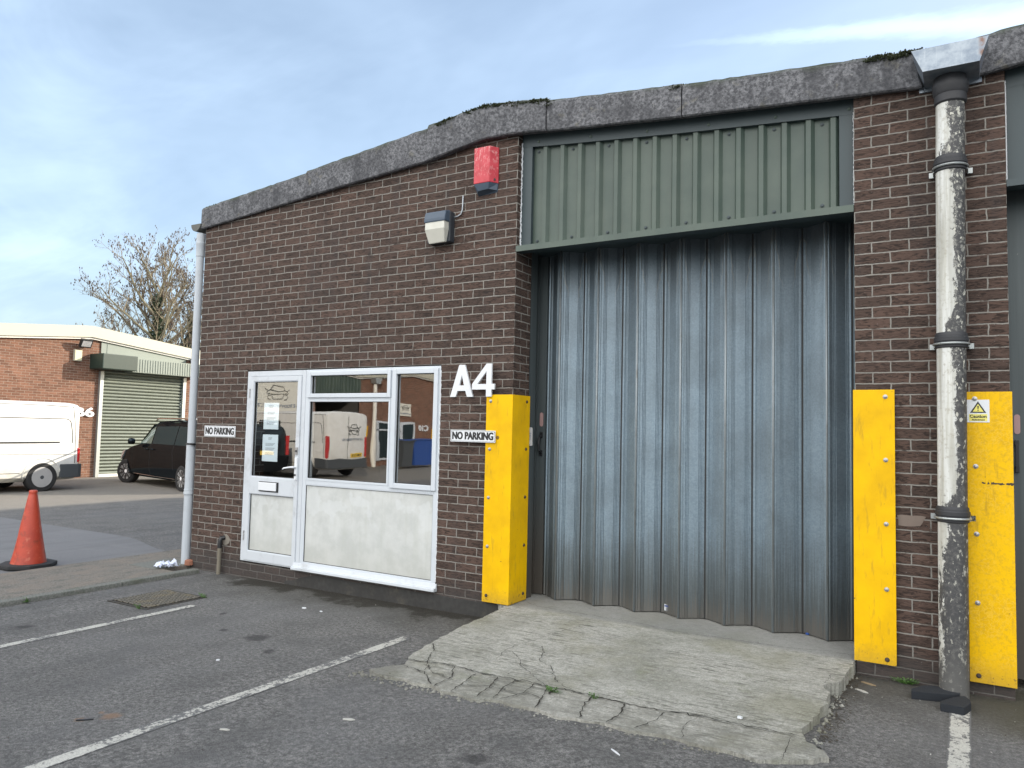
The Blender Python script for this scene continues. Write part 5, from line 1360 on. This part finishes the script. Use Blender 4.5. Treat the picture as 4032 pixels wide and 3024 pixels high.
R_ = root('junction_box', (BX, 7.05, 3.6), 'small cream electrical box under the floodlight on the terrace', 'electrical box')
b = MB(); b.box(BX, BX+.10, 6.92, 7.14, 3.44, 3.78); b.build('box', M['cream'], R_, bevel=.012)
b = MB(); b.box(BX+.10, BX+.108, 6.93, 7.13, 3.46, 3.76); b.build('lid', plain('pale_yellow_box', (.6, .58, .38), .5), R_, bevel=.004)
R_ = root('drainpipe', (BX, 11.05, 3.9), 'grey hopper and downpipe at the right end of the cream fascia', 'drainpipe')
b = MB(); b.prism([(10.85, 3.86), (10.92, 3.66), (11.2, 3.66), (11.27, 3.86)], BX+.05, BX+.4, 'x'); b.build('hopper', M['galv'], R_); b = MB(); b.tube([(BX+.12, 11.35, -.05), (BX+.12, 11.35, 3.66)], .05, 12); b.build('pipe', M['grey_pipe'], R_)
R_ = root('drainpipe', (BX, -20.3, 0), 'pale downpipe with hopper on the far terrace near C10', 'drainpipe')
b = MB(); b.tube([(BX+.14, -20.3, -.05), (BX+.14, -20.3, 3.62)], .09, 14); b.build('pipe', M['cream_white'], R_, smooth=40); b = MB(); b.prism([(-20.55, 3.88), (-20.45, 3.62), (-20.15, 3.62), (-20.05, 3.88)], BX+.02, BX+.35, 'x'); b.build('hopper', M['galv'], R_)
for y0, y1, lb in ((-20.0, -19.45, 'yellow guard plate beside the open bay on the far terrace'), (-25.1, -24.7, 'yellow guard plate beyond the C10 number on the far terrace')):
    b = MB(); b.box(BX+.005, BX+.04, y0, y1, .0, 1.68); tag(b.build('wall_guard', M['yellow'], None, bevel=.004), lb, 'guard', 'yellow guards on the far terrace')
# garage signboards reflected in the windows: a line drawing of a car over the firm's name
def car_line(b, cx, cz, w, x, r=.012):
    L = [[(-.5, .05), (-.42, .16), (-.30, .19), (-.2, .36), (.2, .36), (.30, .19), (.42, .16), (.5, .05)], [(-.30, .19), (0, .14), (.30, .19)], [(-.26, .04), (-.2, -.16), (.2, -.16), (.26, .04), (-.26, .04)], [(-.46, .02), (-.32, .06), (-.30, .0), (-.44, -.04)], [(.46, .02), (.32, .06), (.30, .0), (.44, -.04)], [(-.48, -.08), (-.40, -.2), (-.3, -.2)], [(.48, -.08), (.40, -.2), (.3, -.2)], [(-.6, .24), (-.5, .2), (-.45, .17)], [(.6, .24), (.5, .2), (.45, .17)]]
    for l in L: b.tube([(x, cx+p[0]*w, cz+p[1]*w) for p in l], r, 4)
R_ = root('sign_board', (BX, -14.9, 2.8), 'large pale signboard with a car outline reflected in the door glass', 'sign')
b = MB(); b.box(BX+.02, BX+.06, -16.1, -13.4, 2.1, 3.5); b.build('board', plain('pale_board', (.66, .65, .58), .6, 0, .06), R_)
b = MB(); car_line(b, -14.7, 2.85, .95, BX+.07, .014); b.build('car_drawing', M['black'], R_)
place_text('lettering', 'G E BODYWORKS LTD', M['ink'], (BX+.07, -14.75, 2.42), (0, 1, 0), (0, 0, 1), 2.2, .14, R_, .02, .004)
R_ = root('sign_board', (BX, -22.6, 2.5), 'small pale signboard with a car outline above the C10 door', 'sign')
b = MB(); b.box(BX+.02, BX+.06, -22.95, -22.15, 2.2, 2.85); b.build('board', plain('pale_board', (.66, .65, .58), .6, 0, .06), R_)
b = MB(); car_line(b, -22.55, 2.58, .5, BX+.07, .012); b.build('car_drawing', M['black'], R_)
place_text('lettering', 'G E BODYWORKS LTD', M['ink'], (BX+.07, -22.55, 2.32), (0, 1, 0), (0, 0, 1), .7, .07, R_, .02, .004)
for i, (yy, lb, mm, hh) in enumerate(((-19.7, 'dark wheelie bin reflected beside the blue skip', 'grey_plastic', 1.1), (-21.0, 'blue skip reflected in the side window', 'blue_bin', 1.15))):
    R_ = root('wheelie_bin' if i == 0 else 'skip', (-13.0, yy, -.03), lb, 'bin' if i == 0 else 'skip')
    w = .35 if i == 0 else 1.0
    b = MB(); lo = [(-13-.3, yy-w*.8), (-13+.3, yy-w*.8), (-13+.3, yy+w*.8), (-13-.3, yy+w*.8)]; hi = [(-13-.4, yy-w), (-13+.4, yy-w), (-13+.4, yy+w), (-13-.4, yy+w)]
    for k in range(4): b.face([(*lo[k], .05), (*lo[(k+1) % 4], .05), (*hi[(k+1) % 4], hh), (*hi[k], hh)])
    b.face([(*p, .05) for p in lo[::-1]]); b.build('body', M[mm], R_); b = MB(); b.box(-13.45, -12.55, yy-w-.04, yy+w+.04, hh, hh+.05); b.build('lid', M[mm], R_, bevel=.01)

# ------------------------------------------------------------------ vehicles (local frame: x forward, y left, z up, origin on the ground under the rear axle)
def body_mesh(name, stations, mat, parent, wheels, arch_r, ywheel):
    """stations: (x, [(halfwidth, z), ...] from bottom to top); wheel arches cut with cylinders"""
    b = MB(); rings = []
    for x, prof in stations:
        r = [(x, y, z) for y, z in prof] + [(x, -y, z) for y, z in prof[::-1]]
        rings.append(r)
    n = len(rings[0])
    for a, c in zip(rings, rings[1:]):
        for k in range(n): b.face([a[k], c[k], c[(k+1) % n], a[(k+1) % n]])
    b.face(rings[0][::-1]); b.face(rings[-1]); b.local = True
    ob = b.build(name, mat, parent, merge=True)
    cut = MB()
    for wx in wheels:
        for s in (-1, 1):
            cut.lathe((wx, s*ywheel, arch_r*.93), [(arch_r, -.3), (arch_r, .3)], 28, 'y')
    cut.local = True
    co = cut.build('cut', None); 
    md = ob.modifiers.new('b', 'BOOLEAN'); md.operation = 'DIFFERENCE'; md.object = co; md.solver = 'EXACT'
    dg = bpy.context.evaluated_depsgraph_get(); me = bpy.data.meshes.new_from_object(ob.evaluated_get(dg))
    ob.modifiers.clear(); ob.data = me; bpy.data.objects.remove(co)
    me.materials.clear(); me.materials.append(mat)
    for p in me.polygons: p.material_index = 0
    for p in me.polygons: p.use_smooth = True
    me.set_sharp_from_angle(angle=math.radians(32))
    return ob
def side_y(stations, x, z):
    for (xa, pa), (xb, pb) in zip(stations, stations[1:]):
        lo, hi = min(xa, xb), max(xa, xb)
        if lo <= x <= hi:
            t = (x-xa)/(xb-xa) if xb != xa else 0
            pr = [(p[0]+(q[0]-p[0])*t, p[1]+(q[1]-p[1])*t) for p, q in zip(pa, pb)]
            for (y0, z0), (y1, z1) in zip(pr, pr[1:]):
                if z0 <= z <= z1 and z1 > z0: return y0+(y1-y0)*(z-z0)/(z1-z0)
            return pr[-1][0]
    return stations[0][1][3][0]
def side_patch(name, stations, lo, hi, mat, parent, off=.006, nz=5, sides=(1, -1)):
    """skin a region of the body side between two polylines lo and hi given as (x, z)"""
    out = []
    for s in sides:
        b = MB(); b.local = True; n = 12
        def along(pl, t):
            t *= len(pl)-1; k = min(int(t), len(pl)-2); u = t-k
            return (pl[k][0]+(pl[k+1][0]-pl[k][0])*u, pl[k][1]+(pl[k+1][1]-pl[k][1])*u)
        G_ = []
        for i in range(n+1):
            (xa, za), (xb, zb) = along(lo, i/n), along(hi, i/n); col = []
            for j in range(nz+1):
                x, z = xa+(xb-xa)*j/nz, za+(zb-za)*j/nz; col.append((x, s*(side_y(stations, x, z)+off), z))
            G_.append(col)
        for i in range(n):
            for j in range(nz): b.face([G_[i][j], G_[i+1][j], G_[i+1][j+1], G_[i][j+1]])
        out.append(b.build(name, mat, parent, smooth=True, merge=True))
    return out
def side_line(name, stations, pts, mat, parent, r=.005, sides=(1, -1), off=.0):
    for s in sides:
        b = MB(); b.local = True; P = []
        for (xa, za), (xb, zb) in zip(pts, pts[1:]):
            for q in range(6): x, z = xa+(xb-xa)*q/6, za+(zb-za)*q/6; P.append((x, s*(side_y(stations, x, z)+off), z))
        x, z = pts[-1]; P.append((x, s*(side_y(stations, x, z)+off), z)); b.tube(P, r, 5); b.build(name, mat, parent)
def wheel(parent, x, y, r, w, kind, steer=0):
    W_ = bpy.data.objects.new('wheel', None); COL.objects.link(W_); W_.parent = parent; W_.location = (x, y, r); W_.rotation_euler = (0, 0, steer)
    s = 1 if y > 0 else -1
    b = MB(); b.local = True; b.lathe((0, 0, 0), [(r*.62, -w*.5), (r*.9, -w*.5), (r*.985, -w*.38), (r, -w*.2), (r, w*.2), (r*.985, w*.38), (r*.9, w*.5), (r*.66, w*.5), (r*.64, w*.4), (r*.62, w*.4)], 36, 'y'); b.build('tyre', M['tyre'], W_, smooth=35)
    yo = s*w*.30
    if kind == 'steel':
        b = MB(); b.local = True; b.lathe((0, 0, 0), [(r*.66, s*w*.49), (r*.63, s*w*.50), (r*.60, s*w*.44), (r*.56, s*w*.30), (r*.40, s*w*.40), (r*.30, s*w*.46), (r*.22, s*w*.36), (.01, s*w*.36)], 30, 'y'); b.build('rim', M['rim_steel'], W_, smooth=35)
        b = MB(); b.local = True
        for k in range(5):
            t = 2*PI*k/5; cx, cz = .50*r*math.cos(t), .50*r*math.sin(t); tx, tz = -math.sin(t), math.cos(t)
            b.tube([(cx-tx*.045, s*w*.405, cz-tz*.045), (cx+tx*.045, s*w*.405, cz+tz*.045)], .014, 6)
        b.lathe((0, 0, 0), [(r*.17, s*w*.36), (r*.17, s*w*.47), (r*.10, s*w*.50)], 16, 'y'); b.build('hub', M['grey_plastic'], W_)
    else:
        b = MB(); b.local = True; b.lathe((0, 0, 0), [(r*.70, s*w*.47), (r*.67, s*w*.50), (r*.65, s*w*.40), (.01, s*w*.30)], 30, 'y'); b.build('rim', M['rim_dark'], W_, smooth=35)
        b = MB(); b.local = True
        for k in range(10):
            t = 2*PI*k/10; d = Vector((math.cos(t), 0, math.sin(t))); u = Vector((-math.sin(t), 0, math.cos(t)))
            q = [d*r*.14-u*.008, d*r*.14+u*.008, d*r*.62+u*.042, d*r*.66, d*r*.62-u*.042]
            top = [tuple(v+Vector((0, s*w*.47, 0))) for v in q]; bt = [tuple(v+Vector((0, s*w*.36, 0))) for v in q]
            b.face(top); 
            for j in range(5): b.face([top[j], top[(j+1) % 5], bt[(j+1) % 5], bt[j]])
        b.lathe((0, 0, 0), [(r*.15, s*w*.36), (r*.14, s*w*.49), (.01, s*w*.49)], 16, 'y'); b.build('spokes', M['rim_alloy'], W_)
    return W_
def vbox(parent, name, mat, x0, x1, y0, y1, z0, z1, bevel=0.0):
    b = MB(); b.local = True; b.box(x0, x1, y0, y1, z0, z1); return b.build(name, mat, parent, bevel=bevel)

# --- white panel van
def van(loc, rz, label, livery=False):
    R_ = root('panel_van', loc, label, 'van', rz=rz)
    H = 2.17
    def pr(w, zb, zs, zt, tw): # sill, flank, shoulder, roof rail, crown
        return [(w*.86, zb), (w*.985, zb+.10), (w, zb+.32), (w*.995, zs-.25), (w*.98, zs), (w*.965, zt-.16), (w*.955, zt-.10), (tw+.03, zt-.035), (tw*.6, zt-.004), (.001, zt)]
    st = [(-.87, pr(.90, .34, 1.15, H-.09, .70)), (-.845, pr(.955, .30, 1.15, H-.03, .78)), (-.72, pr(.975, .28, 1.15, H, .80)), (0, pr(.985, .26, 1.15, H, .81)), (1.5, pr(.985, .26, 1.15, H, .81)), (2.35, pr(.985, .26, 1.15, H-.01, .80)),
          (2.85, pr(.975, .26, 1.12, H-.10, .76)), (3.35, pr(.96, .28, 1.0, 1.62, .70)), (3.75, pr(.94, .28, .85, 1.24, .72)), (4.05, pr(.86, .30, .72, 1.06, .62)), (4.20, pr(.74, .36, .60, .86, .50))]
    body = body_mesh('body', st, M['van_white'], R_, (0, 3.3), .42, 1.0)
    # wheel wells
    for wx in (0, 3.3): 
        vbox(R_, 'wheel_well', M['gasket'], wx-.40, wx+.40, -.66, .66, .28, .78)
    for wx in (0, 3.3):
        for s in (-1, 1): wheel(R_, wx, s*.885, .36, .22, 'steel')
    # bumper, lamps, rear doors
    b = MB(); b.local = True
    b.prism([(-.94, -.96), (-.94, .96), (-.84, .995), (-.40, 1.000), (-.40, .93), (-.78, .90), (-.78, -.90), (-.40, -.93), (-.40, -1.0), (-.84, -.995)], .33, .66, 'z'); b.build('rear_bumper', M['grey_plastic'], R_, bevel=.02)
    for s in (-1, 1):
        b = MB(); b.local = True; b.box(-.885, -.82, s*.84, s*.966, .70, 1.05 if not livery else 1.38); b.build('tail_light', M['lamp_red'], R_, bevel=.02)
    vbox(R_, 'door_seam', M['seam'], -.878, -.865, -.006, .006, .68, 2.02); vbox(R_, 'number_plate', M['plate_yellow'], -.89, -.865, .18, .70, .72, .84)
    side_line('panel_seam', st, [(1.55, .40), (1.52, 1.0), (1.52, 2.03)], M['seam'], R_, .011)
    side_line('panel_seam', st, [(2.75, .40), (2.75, 1.95)], M['seam'], R_, .005)
    side_line('panel_seam', st, [(-.76, .68), (-.76, 1.2), (-.73, 1.7), (-.68, 2.05)], M['seam'], R_, .009)
    side_line('roof_rail', st, [(-.78, 2.05), (0, 2.075), (1.5, 2.075), (2.3, 2.065)], M['seam'], R_, .010)
    side_line('pressed_panel', st, [(1.50, 1.76), (-.3, 1.76), (-.52, 1.76), (-.60, 1.73), (-.64, 1.66), (-.68, 1.40), (-.69, 1.17)], M['seam'], R_, .010)
    side_patch('slide_rail', st, [(1.50, 1.155), (-.38, 1.17)], [(1.50, 1.195), (-.38, 1.205)], M['black'], R_, .006, 1)
    side_line('sill_crease', st, [(2.6, .92), (.6, .92), (-.76, .90)], M['van_white'], R_, .018)
    side_line('sill_seam', st, [(2.6, .47), (.5, .47)], M['seam'], R_, .007)
    side_patch('fuel_flap', st, [(1.95, .98), (1.75, .98)], [(1.95, 1.14), (1.75, 1.14)], M['van_white'], R_, .012, 1, (1,))
    # arch lip
    for wx in (0, 3.3):
        for s in (-1, 1):
            b = MB(); b.local = True; b.tube([(wx+.43*math.cos(t), s*.975, .385+.43*math.sin(t)) for t in [-.15+(PI+.3)*k/20 for k in range(21)]], .022, 8); b.build('arch_lip', M['van_white'], R_, smooth=True)
    side_patch('cab_window', st, [(3.38, 1.14), (2.85, 1.20), (2.45, 1.20)], [(3.34, 1.18), (2.85, 1.74), (2.45, 1.86)], M['car_glass'], R_, .006)
    if livery:
        side_patch('side_window', st, [(2.30, 1.20), (1.3, 1.20)], [(2.25, 1.82), (1.3, 1.82)], M['car_glass'], R_, .006)
        b = MB(); b.local = True; car_line(b, .25, 1.55, .55, -.887, .010); b.build('car_drawing', M['black'], R_)
        place_text('lettering', 'G E BODYWORKS LTD', M['ink'], (-.887, .22, 1.30), (0, -1, 0), (0, 0, 1), 1.0, .07, R_, .02, .003, local=True)
        place_text('registration', 'YM60 SOE', M['black'], (-.892, .44, .78), (0, -1, 0), (0, 0, 1), .44, .07, R_, .03, .001, local=True)
    b = MB(); b.local = True; b.face([(3.36, .62, 1.655), (3.36, -.62, 1.655), (2.90, -.66, 2.07), (2.90, .66, 2.07)]); b.build('windscreen', M['car_glass'], R_)
    return R_
van((-12.18, 4.15, -.065), -PI/2, 'white panel van parked along the terrace, rear wheel and grey bumper showing')
van((-10.6, -12.9, -.03), PI, 'white bodyshop van with livery reflected in the office window', True)

# --- black people carrier
def mpv(loc, rz, label, group=None):
    R_ = root('people_carrier', loc, label, 'car', group, rz)
    def pr(w, zb, zbelt, zt, tw):
        return [(w*.88, zb), (w*.96, zb+.06), (w*.995, zb+.24), (w, .62 if zbelt > .8 else zb+.30), (w*.985, zbelt-.10), (w*.955, zbelt), (tw+.02, zt-.13), (tw-.05, zt-.035), (tw*.6, zt-.006), (.001, zt)]
    st = [(-1.02, pr(.80, .40, .98, 1.50, .62)), (-.98, pr(.90, .27, 1.02, 1.62, .68)), (-.75, pr(.93, .24, 1.04, 1.68, .72)), (0, pr(.935, .23, 1.05, 1.71, .735)), (1.2, pr(.935, .23, 1.05, 1.725, .74)), (2.0, pr(.935, .23, 1.06, 1.70, .73)),
          (2.30, pr(.93, .23, 1.06, 1.62, .72)), (2.75, pr(.93, .23, 1.06, 1.40, .68)), (3.12, pr(.925, .23, 1.02, 1.20, .66)), (3.40, pr(.92, .24, .96, 1.09, .66)), (3.85, pr(.90, .25, .85, .98, .62)), (4.12, pr(.84, .27, .68, .83, .56)), (4.30, pr(.70, .32, .58, .66, .45))]
    body_mesh('body', st, M['black_paint'], R_, (0, 3.55), .375, .93)
    for wx in (0, 3.55): vbox(R_, 'wheel_well', M['gasket'], wx-.36, wx+.36, -.6, .6, .22, .68)
    for s in (-1, 1): wheel(R_, 0, s*.835, .325, .22, 'alloy'); wheel(R_, 3.55, s*.835, .325, .22, 'alloy', .42)
    side_patch('front_window', st, [(3.05, 1.085), (2.6, 1.10), (1.98, 1.10)], [(2.98, 1.12), (2.45, 1.42), (2.02, 1.54)], M['car_glass_light'], R_, .006)
    side_patch('side_window', st, [(1.93, 1.10), (.62, 1.10)], [(1.95, 1.54), (.62, 1.56)], M['car_glass'], R_, .006)
    side_patch('rear_window', st, [(.58, 1.10), (-.72, 1.10)], [(.58, 1.56), (-.62, 1.53)], M['car_glass'], R_, .006)
    side_line('door_seam', st, [(3.16, .34), (3.14, .92), (3.10, 1.02)], M['gasket'], R_, .004); side_line('door_seam', st, [(1.92, .27), (1.97, .8), (1.97, 1.08)], M['gasket'], R_, .004); side_line('door_seam', st, [(.50, .5), (.60, .9), (.60, 1.08)], M['gasket'], R_, .004)
    side_line('sill_trim', st, [(3.1, .30), (1.6, .285), (.45, .285)], M['chrome'], R_, .007)
    for x in (2.12, 1.78):
        for s in (-1, 1): b = MB(); b.local = True; b.tube([(x+.09, s*.93, .955), (x+.07, s*.965, .965), (x-.07, s*.965, .965), (x-.09, s*.93, .955)], .014, 8); b.build('door_handle', M['black_paint'], R_, smooth=True)
    for s in (-1, 1):
        b = MB(); b.local = True; b.lathe((2.93, s*1.03, 1.14), [(.01, -.09), (.07, -.07), (.085, 0), (.07, .07), (.01, .09)], 14, 'y'); b.build('mirror', M['black_paint'], R_, smooth=True)
        b = MB(); b.local = True; b.tube([(2.2, s*.70, 1.69), (2.05, s*.71, 1.745), (0, s*.70, 1.755), (-.6, s*.68, 1.70)], .020, 8); b.build('roof_rail', M['chrome'], R_, smooth=True)
        b = MB(); b.local = True; b.prism([(4.19, .62), (4.25, .62), (4.10, .84), (3.86, .90)], s*.62, s*.83, 'y'); b.build('headlight', M['lamp_clear'], R_, bevel=.02)
        vbox(R_, 'tail_light', M['lamp_red'], -1.03, -.94, s*.72, s*.86, .75, 1.35, .015)
    b = MB(); b.local = True; b.face([(3.36, .62, 1.115), (3.36, -.62, 1.115), (2.42, -.66, 1.60), (2.42, .66, 1.60)]); b.build('windscreen', M['car_glass'], R_)
    vbox(R_, 'number_plate', M['plate_yellow'], -1.04, -1.02, -.26, .26, .78, .90)
    return R_
th = math.atan2(.219, -.976)
rear = Vector((-11.78, 6.63))+Vector((.976, -.219))*3.55
left = Vector((-math.sin(th), math.cos(th)))
c = rear-left*.90; cam_ = Vector((7.6945, -5.7137)); c = cam_+(c-cam_)*1.045
mp = mpv((c.x, c.y, -.06), th, 'glossy black people carrier with silver roof rail in front of the roller shutter'); mp.scale = (1.045, 1.045, 1.045)
m2 = mpv((-11.6, -10.3, -.03), PI, 'dark people carrier with yellow plate reflected in the entrance door glass')

# ------------------------------------------------------------------ bare ash trees behind the terrace
def ash(base, height, spread, seed, label, ivy_top, lean=0.0, n_limb=11, trunk_r=.2):
    rng = random.Random(seed); R_ = root('ash_tree', base, label, 'tree', 'bare ash trees behind the terrace')
    wood, twigs, seeds, ivy = MB(), MB(), MB(), MB()
    base = Vector(base)
    def seedclump(p):
        for _ in range(rng.randint(1, 3)):
            c = p+Vector((rng.gauss(0, .035), rng.gauss(0, .035), rng.uniform(-.13, 0))); s = rng.uniform(.014, .028); h = s*rng.uniform(1.5, 2.6)
            i = len(seeds.v); seeds.v += [(c.x+s, c.y, c.z), (c.x, c.y+s, c.z), (c.x-s, c.y, c.z), (c.x, c.y-s, c.z), (c.x, c.y, c.z+h), (c.x, c.y, c.z-h)]
            for q in ((0,1,4),(1,2,4),(2,3,4),(3,0,4),(1,0,5),(2,1,5),(3,2,5),(0,3,5)): seeds.f.append(tuple(i+k for k in q)); seeds.uv.append(None)
    def grow(p, d, L, r, lvl):
        n = 6 if lvl < 2 else 4; pts = [p]; rad = [r]; dd = d.copy()
        for k in range(n):
            up = .10 if lvl < 2 else .16
            dd = (dd+Vector((rng.gauss(0, .13), rng.gauss(0, .13), rng.gauss(0, .08)+up))).normalized()
            pts.append(pts[-1]+dd*L/n); rad.append(r*(1-.75*(k+1)/n))
        (wood if lvl < 2 else twigs).tube(pts, rad, 6 if lvl < 1 else (4 if lvl < 2 else 3), False)
        if lvl < 4:
            m_ = (0, 7, 6, 4, 0)[lvl] if lvl else 8
            m_ = {0: 9, 1: 7, 2: 6, 3: 4}[lvl]
            for q in range(m_):
                t = .22+.78*(q+rng.random())/m_; f = t*n; k = min(int(f), n-1); pp = pts[k].lerp(pts[k+1], f-k)
                dl = (pts[k+1]-pts[k]).normalized(); a = rng.uniform(0, 2*PI)
                side = dl.orthogonal().normalized(); side = Matrix.Rotation(a, 3, dl) @ side
                nd = (dl*.75+side*rng.uniform(.5, .95)).normalized()
                grow(pp, nd, L*rng.uniform(.34, .52)*(1.15-.35*t), rad[k]*.5+.002, lvl+1)
        if lvl >= 3 and rng.random() < .20: seedclump(pts[-1])
        elif lvl >= 2 and rng.random() < .22: seedclump(pts[-1])
    # trunk
    n = 10; tp = []
    top = height*.74
    for k in range(n+1):
        t = k/n; tp.append(base+Vector((rng.gauss(0, .03)*k*.3, lean*t+rng.gauss(0, .03), top*t)))
    wood.tube(tp, [trunk_r*(1-.72*k/n) for k in range(n+1)], 8)
    for q in range(n_limb):
        t = .42+.58*q/(n_limb-1); f = t*n; k = min(int(f), n-1); pp = tp[k].lerp(tp[k+1], f-k)
        a = q*2.4+rng.uniform(-.4, .4); el = .25+.95*(q/(n_limb-1))
        d = Vector((math.cos(a)*math.cos(el), math.sin(a)*math.cos(el), math.sin(el)))
        L = spread*(1.0-.35*(q/(n_limb-1)))*rng.uniform(.85, 1.1)
        grow(pp, d, L, trunk_r*.42*(1-.4*t), 1)
    # ivy
    for _ in range(int(3600*ivy_top/7)):
        z = rng.uniform(.0, ivy_top); t = z/top; f = min(t, .999)*n; k = int(f); pp = tp[k].lerp(tp[min(k+1, n)], f-k)
        rr = (trunk_r*(1-.72*t)+abs(rng.gauss(.06, .13))*(1.5-t)); a = rng.uniform(0, 2*PI); c = pp+Vector((math.cos(a)*rr, math.sin(a)*rr, 0)); s = rng.uniform(.03, .07)
        u = Vector((rng.gauss(0, 1), rng.gauss(0, 1), rng.gauss(0, 1))).normalized()*s; w = u.cross(Vector((rng.gauss(0, 1), rng.gauss(0, 1), rng.gauss(0, 1)))).normalized()*s
        ivy.face([c-u, c+w, c+u, c-w])
    tr = wood.build('trunk', M['bark'], R_, smooth=True); twigs.build('twigs', M['twig'], R_); seeds.build('seed_clusters', M['seed'], R_); ivy.build('ivy', M['ivy'], R_)
    return R_
ash((-22.3, 14.35, 0), 9.7, 3.9, 11, 'tallest bare ash with ivy on its trunk, left of its group', 7.2, 0.0, 21, .26)
ash((-22.0, 15.75, 0), 8.6, 2.1, 23, 'slimmer bare ash with dense ivy beside the grey drainpipe', 7.0, .1, 12, .17)
ash((-23.2, 15.2, 0), 9.0, 2.4, 31, 'bare ash with thin pale trunk between the two ivy clad ones', 4.6, 0, 12, .12)
b = MB(); rng = random.Random(77)
for _ in range(5200):
    y = rng.uniform(13.4, 18.5); x = -22+rng.gauss(0, .5); z = rng.uniform(2.5, 4.9+.45*noise.noise(Vector((y*1.3, 0, 0)))+.25*(y-13.4)/5); s = rng.uniform(.04, .09)
    c = Vector((x, y, z)); u = Vector((rng.gauss(0, 1), rng.gauss(0, 1), rng.gauss(0, 1))).normalized()*s; w = u.cross(Vector((rng.gauss(0, 1), 1, 0))).normalized()*s
    b.face([c-u, c+w, c+u, c-w])
tag(b.build('ivy_thicket', M['ivy']), 'dark ivy thicket showing over the cream fascia below the trees', 'ivy', kind='stuff')

# ------------------------------------------------------------------ world, sun, camera
SUN_D = Vector((1.0, 1.14, .55)).normalized()     # towards the sun
el = math.asin(SUN_D.z); az = math.atan2(SUN_D.x, SUN_D.y)
w = bpy.data.worlds.new('World'); SC.world = w; w.use_nodes = True; nt = w.node_tree; nt.nodes.clear()
wg = G.__new__(G); wg.t = nt
out = nt.nodes.new('ShaderNodeOutputWorld'); bg = nt.nodes.new('ShaderNodeBackground')
sky = nt.nodes.new('ShaderNodeTexSky'); sky.sky_type = 'NISHITA'; sky.sun_disc = False; sky.sun_elevation = el; sky.sun_rotation = az; sky.air_density = 1.0; sky.dust_density = 1.6; sky.ozone_density = 1.3; sky.altitude = 50
tc = wg.n('ShaderNodeTexCoord').outputs['Generated']
nv = wg.n('ShaderNodeVectorMath', {'operation': 'NORMALIZE'}, _0=tc).outputs[0]
X, Y, Z = wg.xyz(nv)
zz = wg.math('MAXIMUM', wg.math('ADD', Z, .12), .05)
pl = wg.comb(wg.math('DIVIDE', X, zz), wg.math('DIVIDE', Y, zz), 0.0)
# rotate so that the wisps run along one wind direction
rot = wg.n('ShaderNodeMapping', Vector=pl); rot.inputs['Rotation'].default_value = (0, 0, math.radians(20)); rot.inputs['Scale'].default_value = (.30, .95, 1)
c1 = wg.noise(rot.outputs[0], 1.3, 7, .62, .9); c2 = wg.noise(wg.add(pl, (4, 1, 0)), .45, 3, .5)
cl = wg.math('MULTIPLY', wg.ramp(c1, .42, .78), wg.ramp(c2, .32, .62))
veil = wg.ramp(wg.noise(wg.add(pl, (2.2, 7, 0)), .8, 5, .6, .5), .35, .75)
cov = wg.math('ADD', wg.math('ADD', wg.math('MULTIPLY', cl, .34), wg.math('MULTIPLY', veil, .22)), .22)
# condensation trail: a thin great circle band
n1 = Vector((-.3453759, .81918045, .45788523)).cross(Vector((.05373723, .90149851, .42943304))).normalized()
dt = wg.n('ShaderNodeVectorMath', {'operation': 'DOT_PRODUCT'}, _0=nv, _1=tuple(n1)).outputs['Value']
trn = wg.noise(wg.scale(nv, (14, 14, 60)), 1.0, 4, .7)
dt2 = wg.math('ABSOLUTE', wg.math('ADD', dt, wg.math('MULTIPLY', wg.math('SUBTRACT', trn, .5), .018)))
wid = wg.ramp(X, -.3, .05, .004, .016)
tr = wg.math('MULTIPLY', wg.ramp(wg.math('DIVIDE', dt2, wid), 1.2, .1), wg.math('MULTIPLY', wg.ramp(X, -.33, .02, .0, .8), wg.ramp(Y, .3, .6)))
cov = wg.math('MINIMUM', wg.math('ADD', cov, wg.math('MULTIPLY', tr, .75)), 1.0)
cc = wg.mix(cov, sky.outputs[0], (5.3, 6.7, 8.4))
# unseen bright cloud added opposite the sun to fill the shaded facade
fill_bank = wg.math('MULTIPLY', wg.math('MULTIPLY', wg.ramp(Y, .05, -.45), wg.ramp(Z, .02, .2)), wg.ramp(wg.noise(wg.add(pl, (9, 9, 0)), 1.2, 5, .6), .28, .5, .35, 1.0))
cc = wg.mix(fill_bank, cc, (16.6, 16.3, 16.0))
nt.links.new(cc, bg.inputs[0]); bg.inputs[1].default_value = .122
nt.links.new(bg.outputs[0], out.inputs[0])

sd = bpy.data.lights.new('sun', 'SUN'); sd.energy = 4.4; sd.angle = math.radians(.53); sd.color = (1, .90, .76)
so = bpy.data.objects.new('sun', sd); COL.objects.link(so); so.rotation_euler = (-SUN_D).to_track_quat('-Z', 'Y').to_euler()

cd = bpy.data.cameras.new('camera'); cam = bpy.data.objects.new('camera', cd); COL.objects.link(cam)
r = Vector((0.8577862, 0.51351504, 0.02247509)); u = Vector((0.0123615, -0.06432207, 0.99785263)); f = Vector((-0.51385798, 0.85566639, 0.0615224))
cam.matrix_world = Matrix(((r.x, u.x, -f.x, 7.6945), (r.y, u.y, -f.y, -5.7137), (r.z, u.z, -f.z, 1.6468), (0, 0, 0, 1)))
cd.sensor_width = 36; cd.lens = 2993.56/4032*36; cd.clip_end = 4000; cd.clip_start = .05
SC.camera = cam
SC.render.engine = 'CYCLES'
SC.view_settings.view_transform = 'Standard'; SC.view_settings.look = 'None'; SC.view_settings.exposure = .74; SC.view_settings.gamma = 1
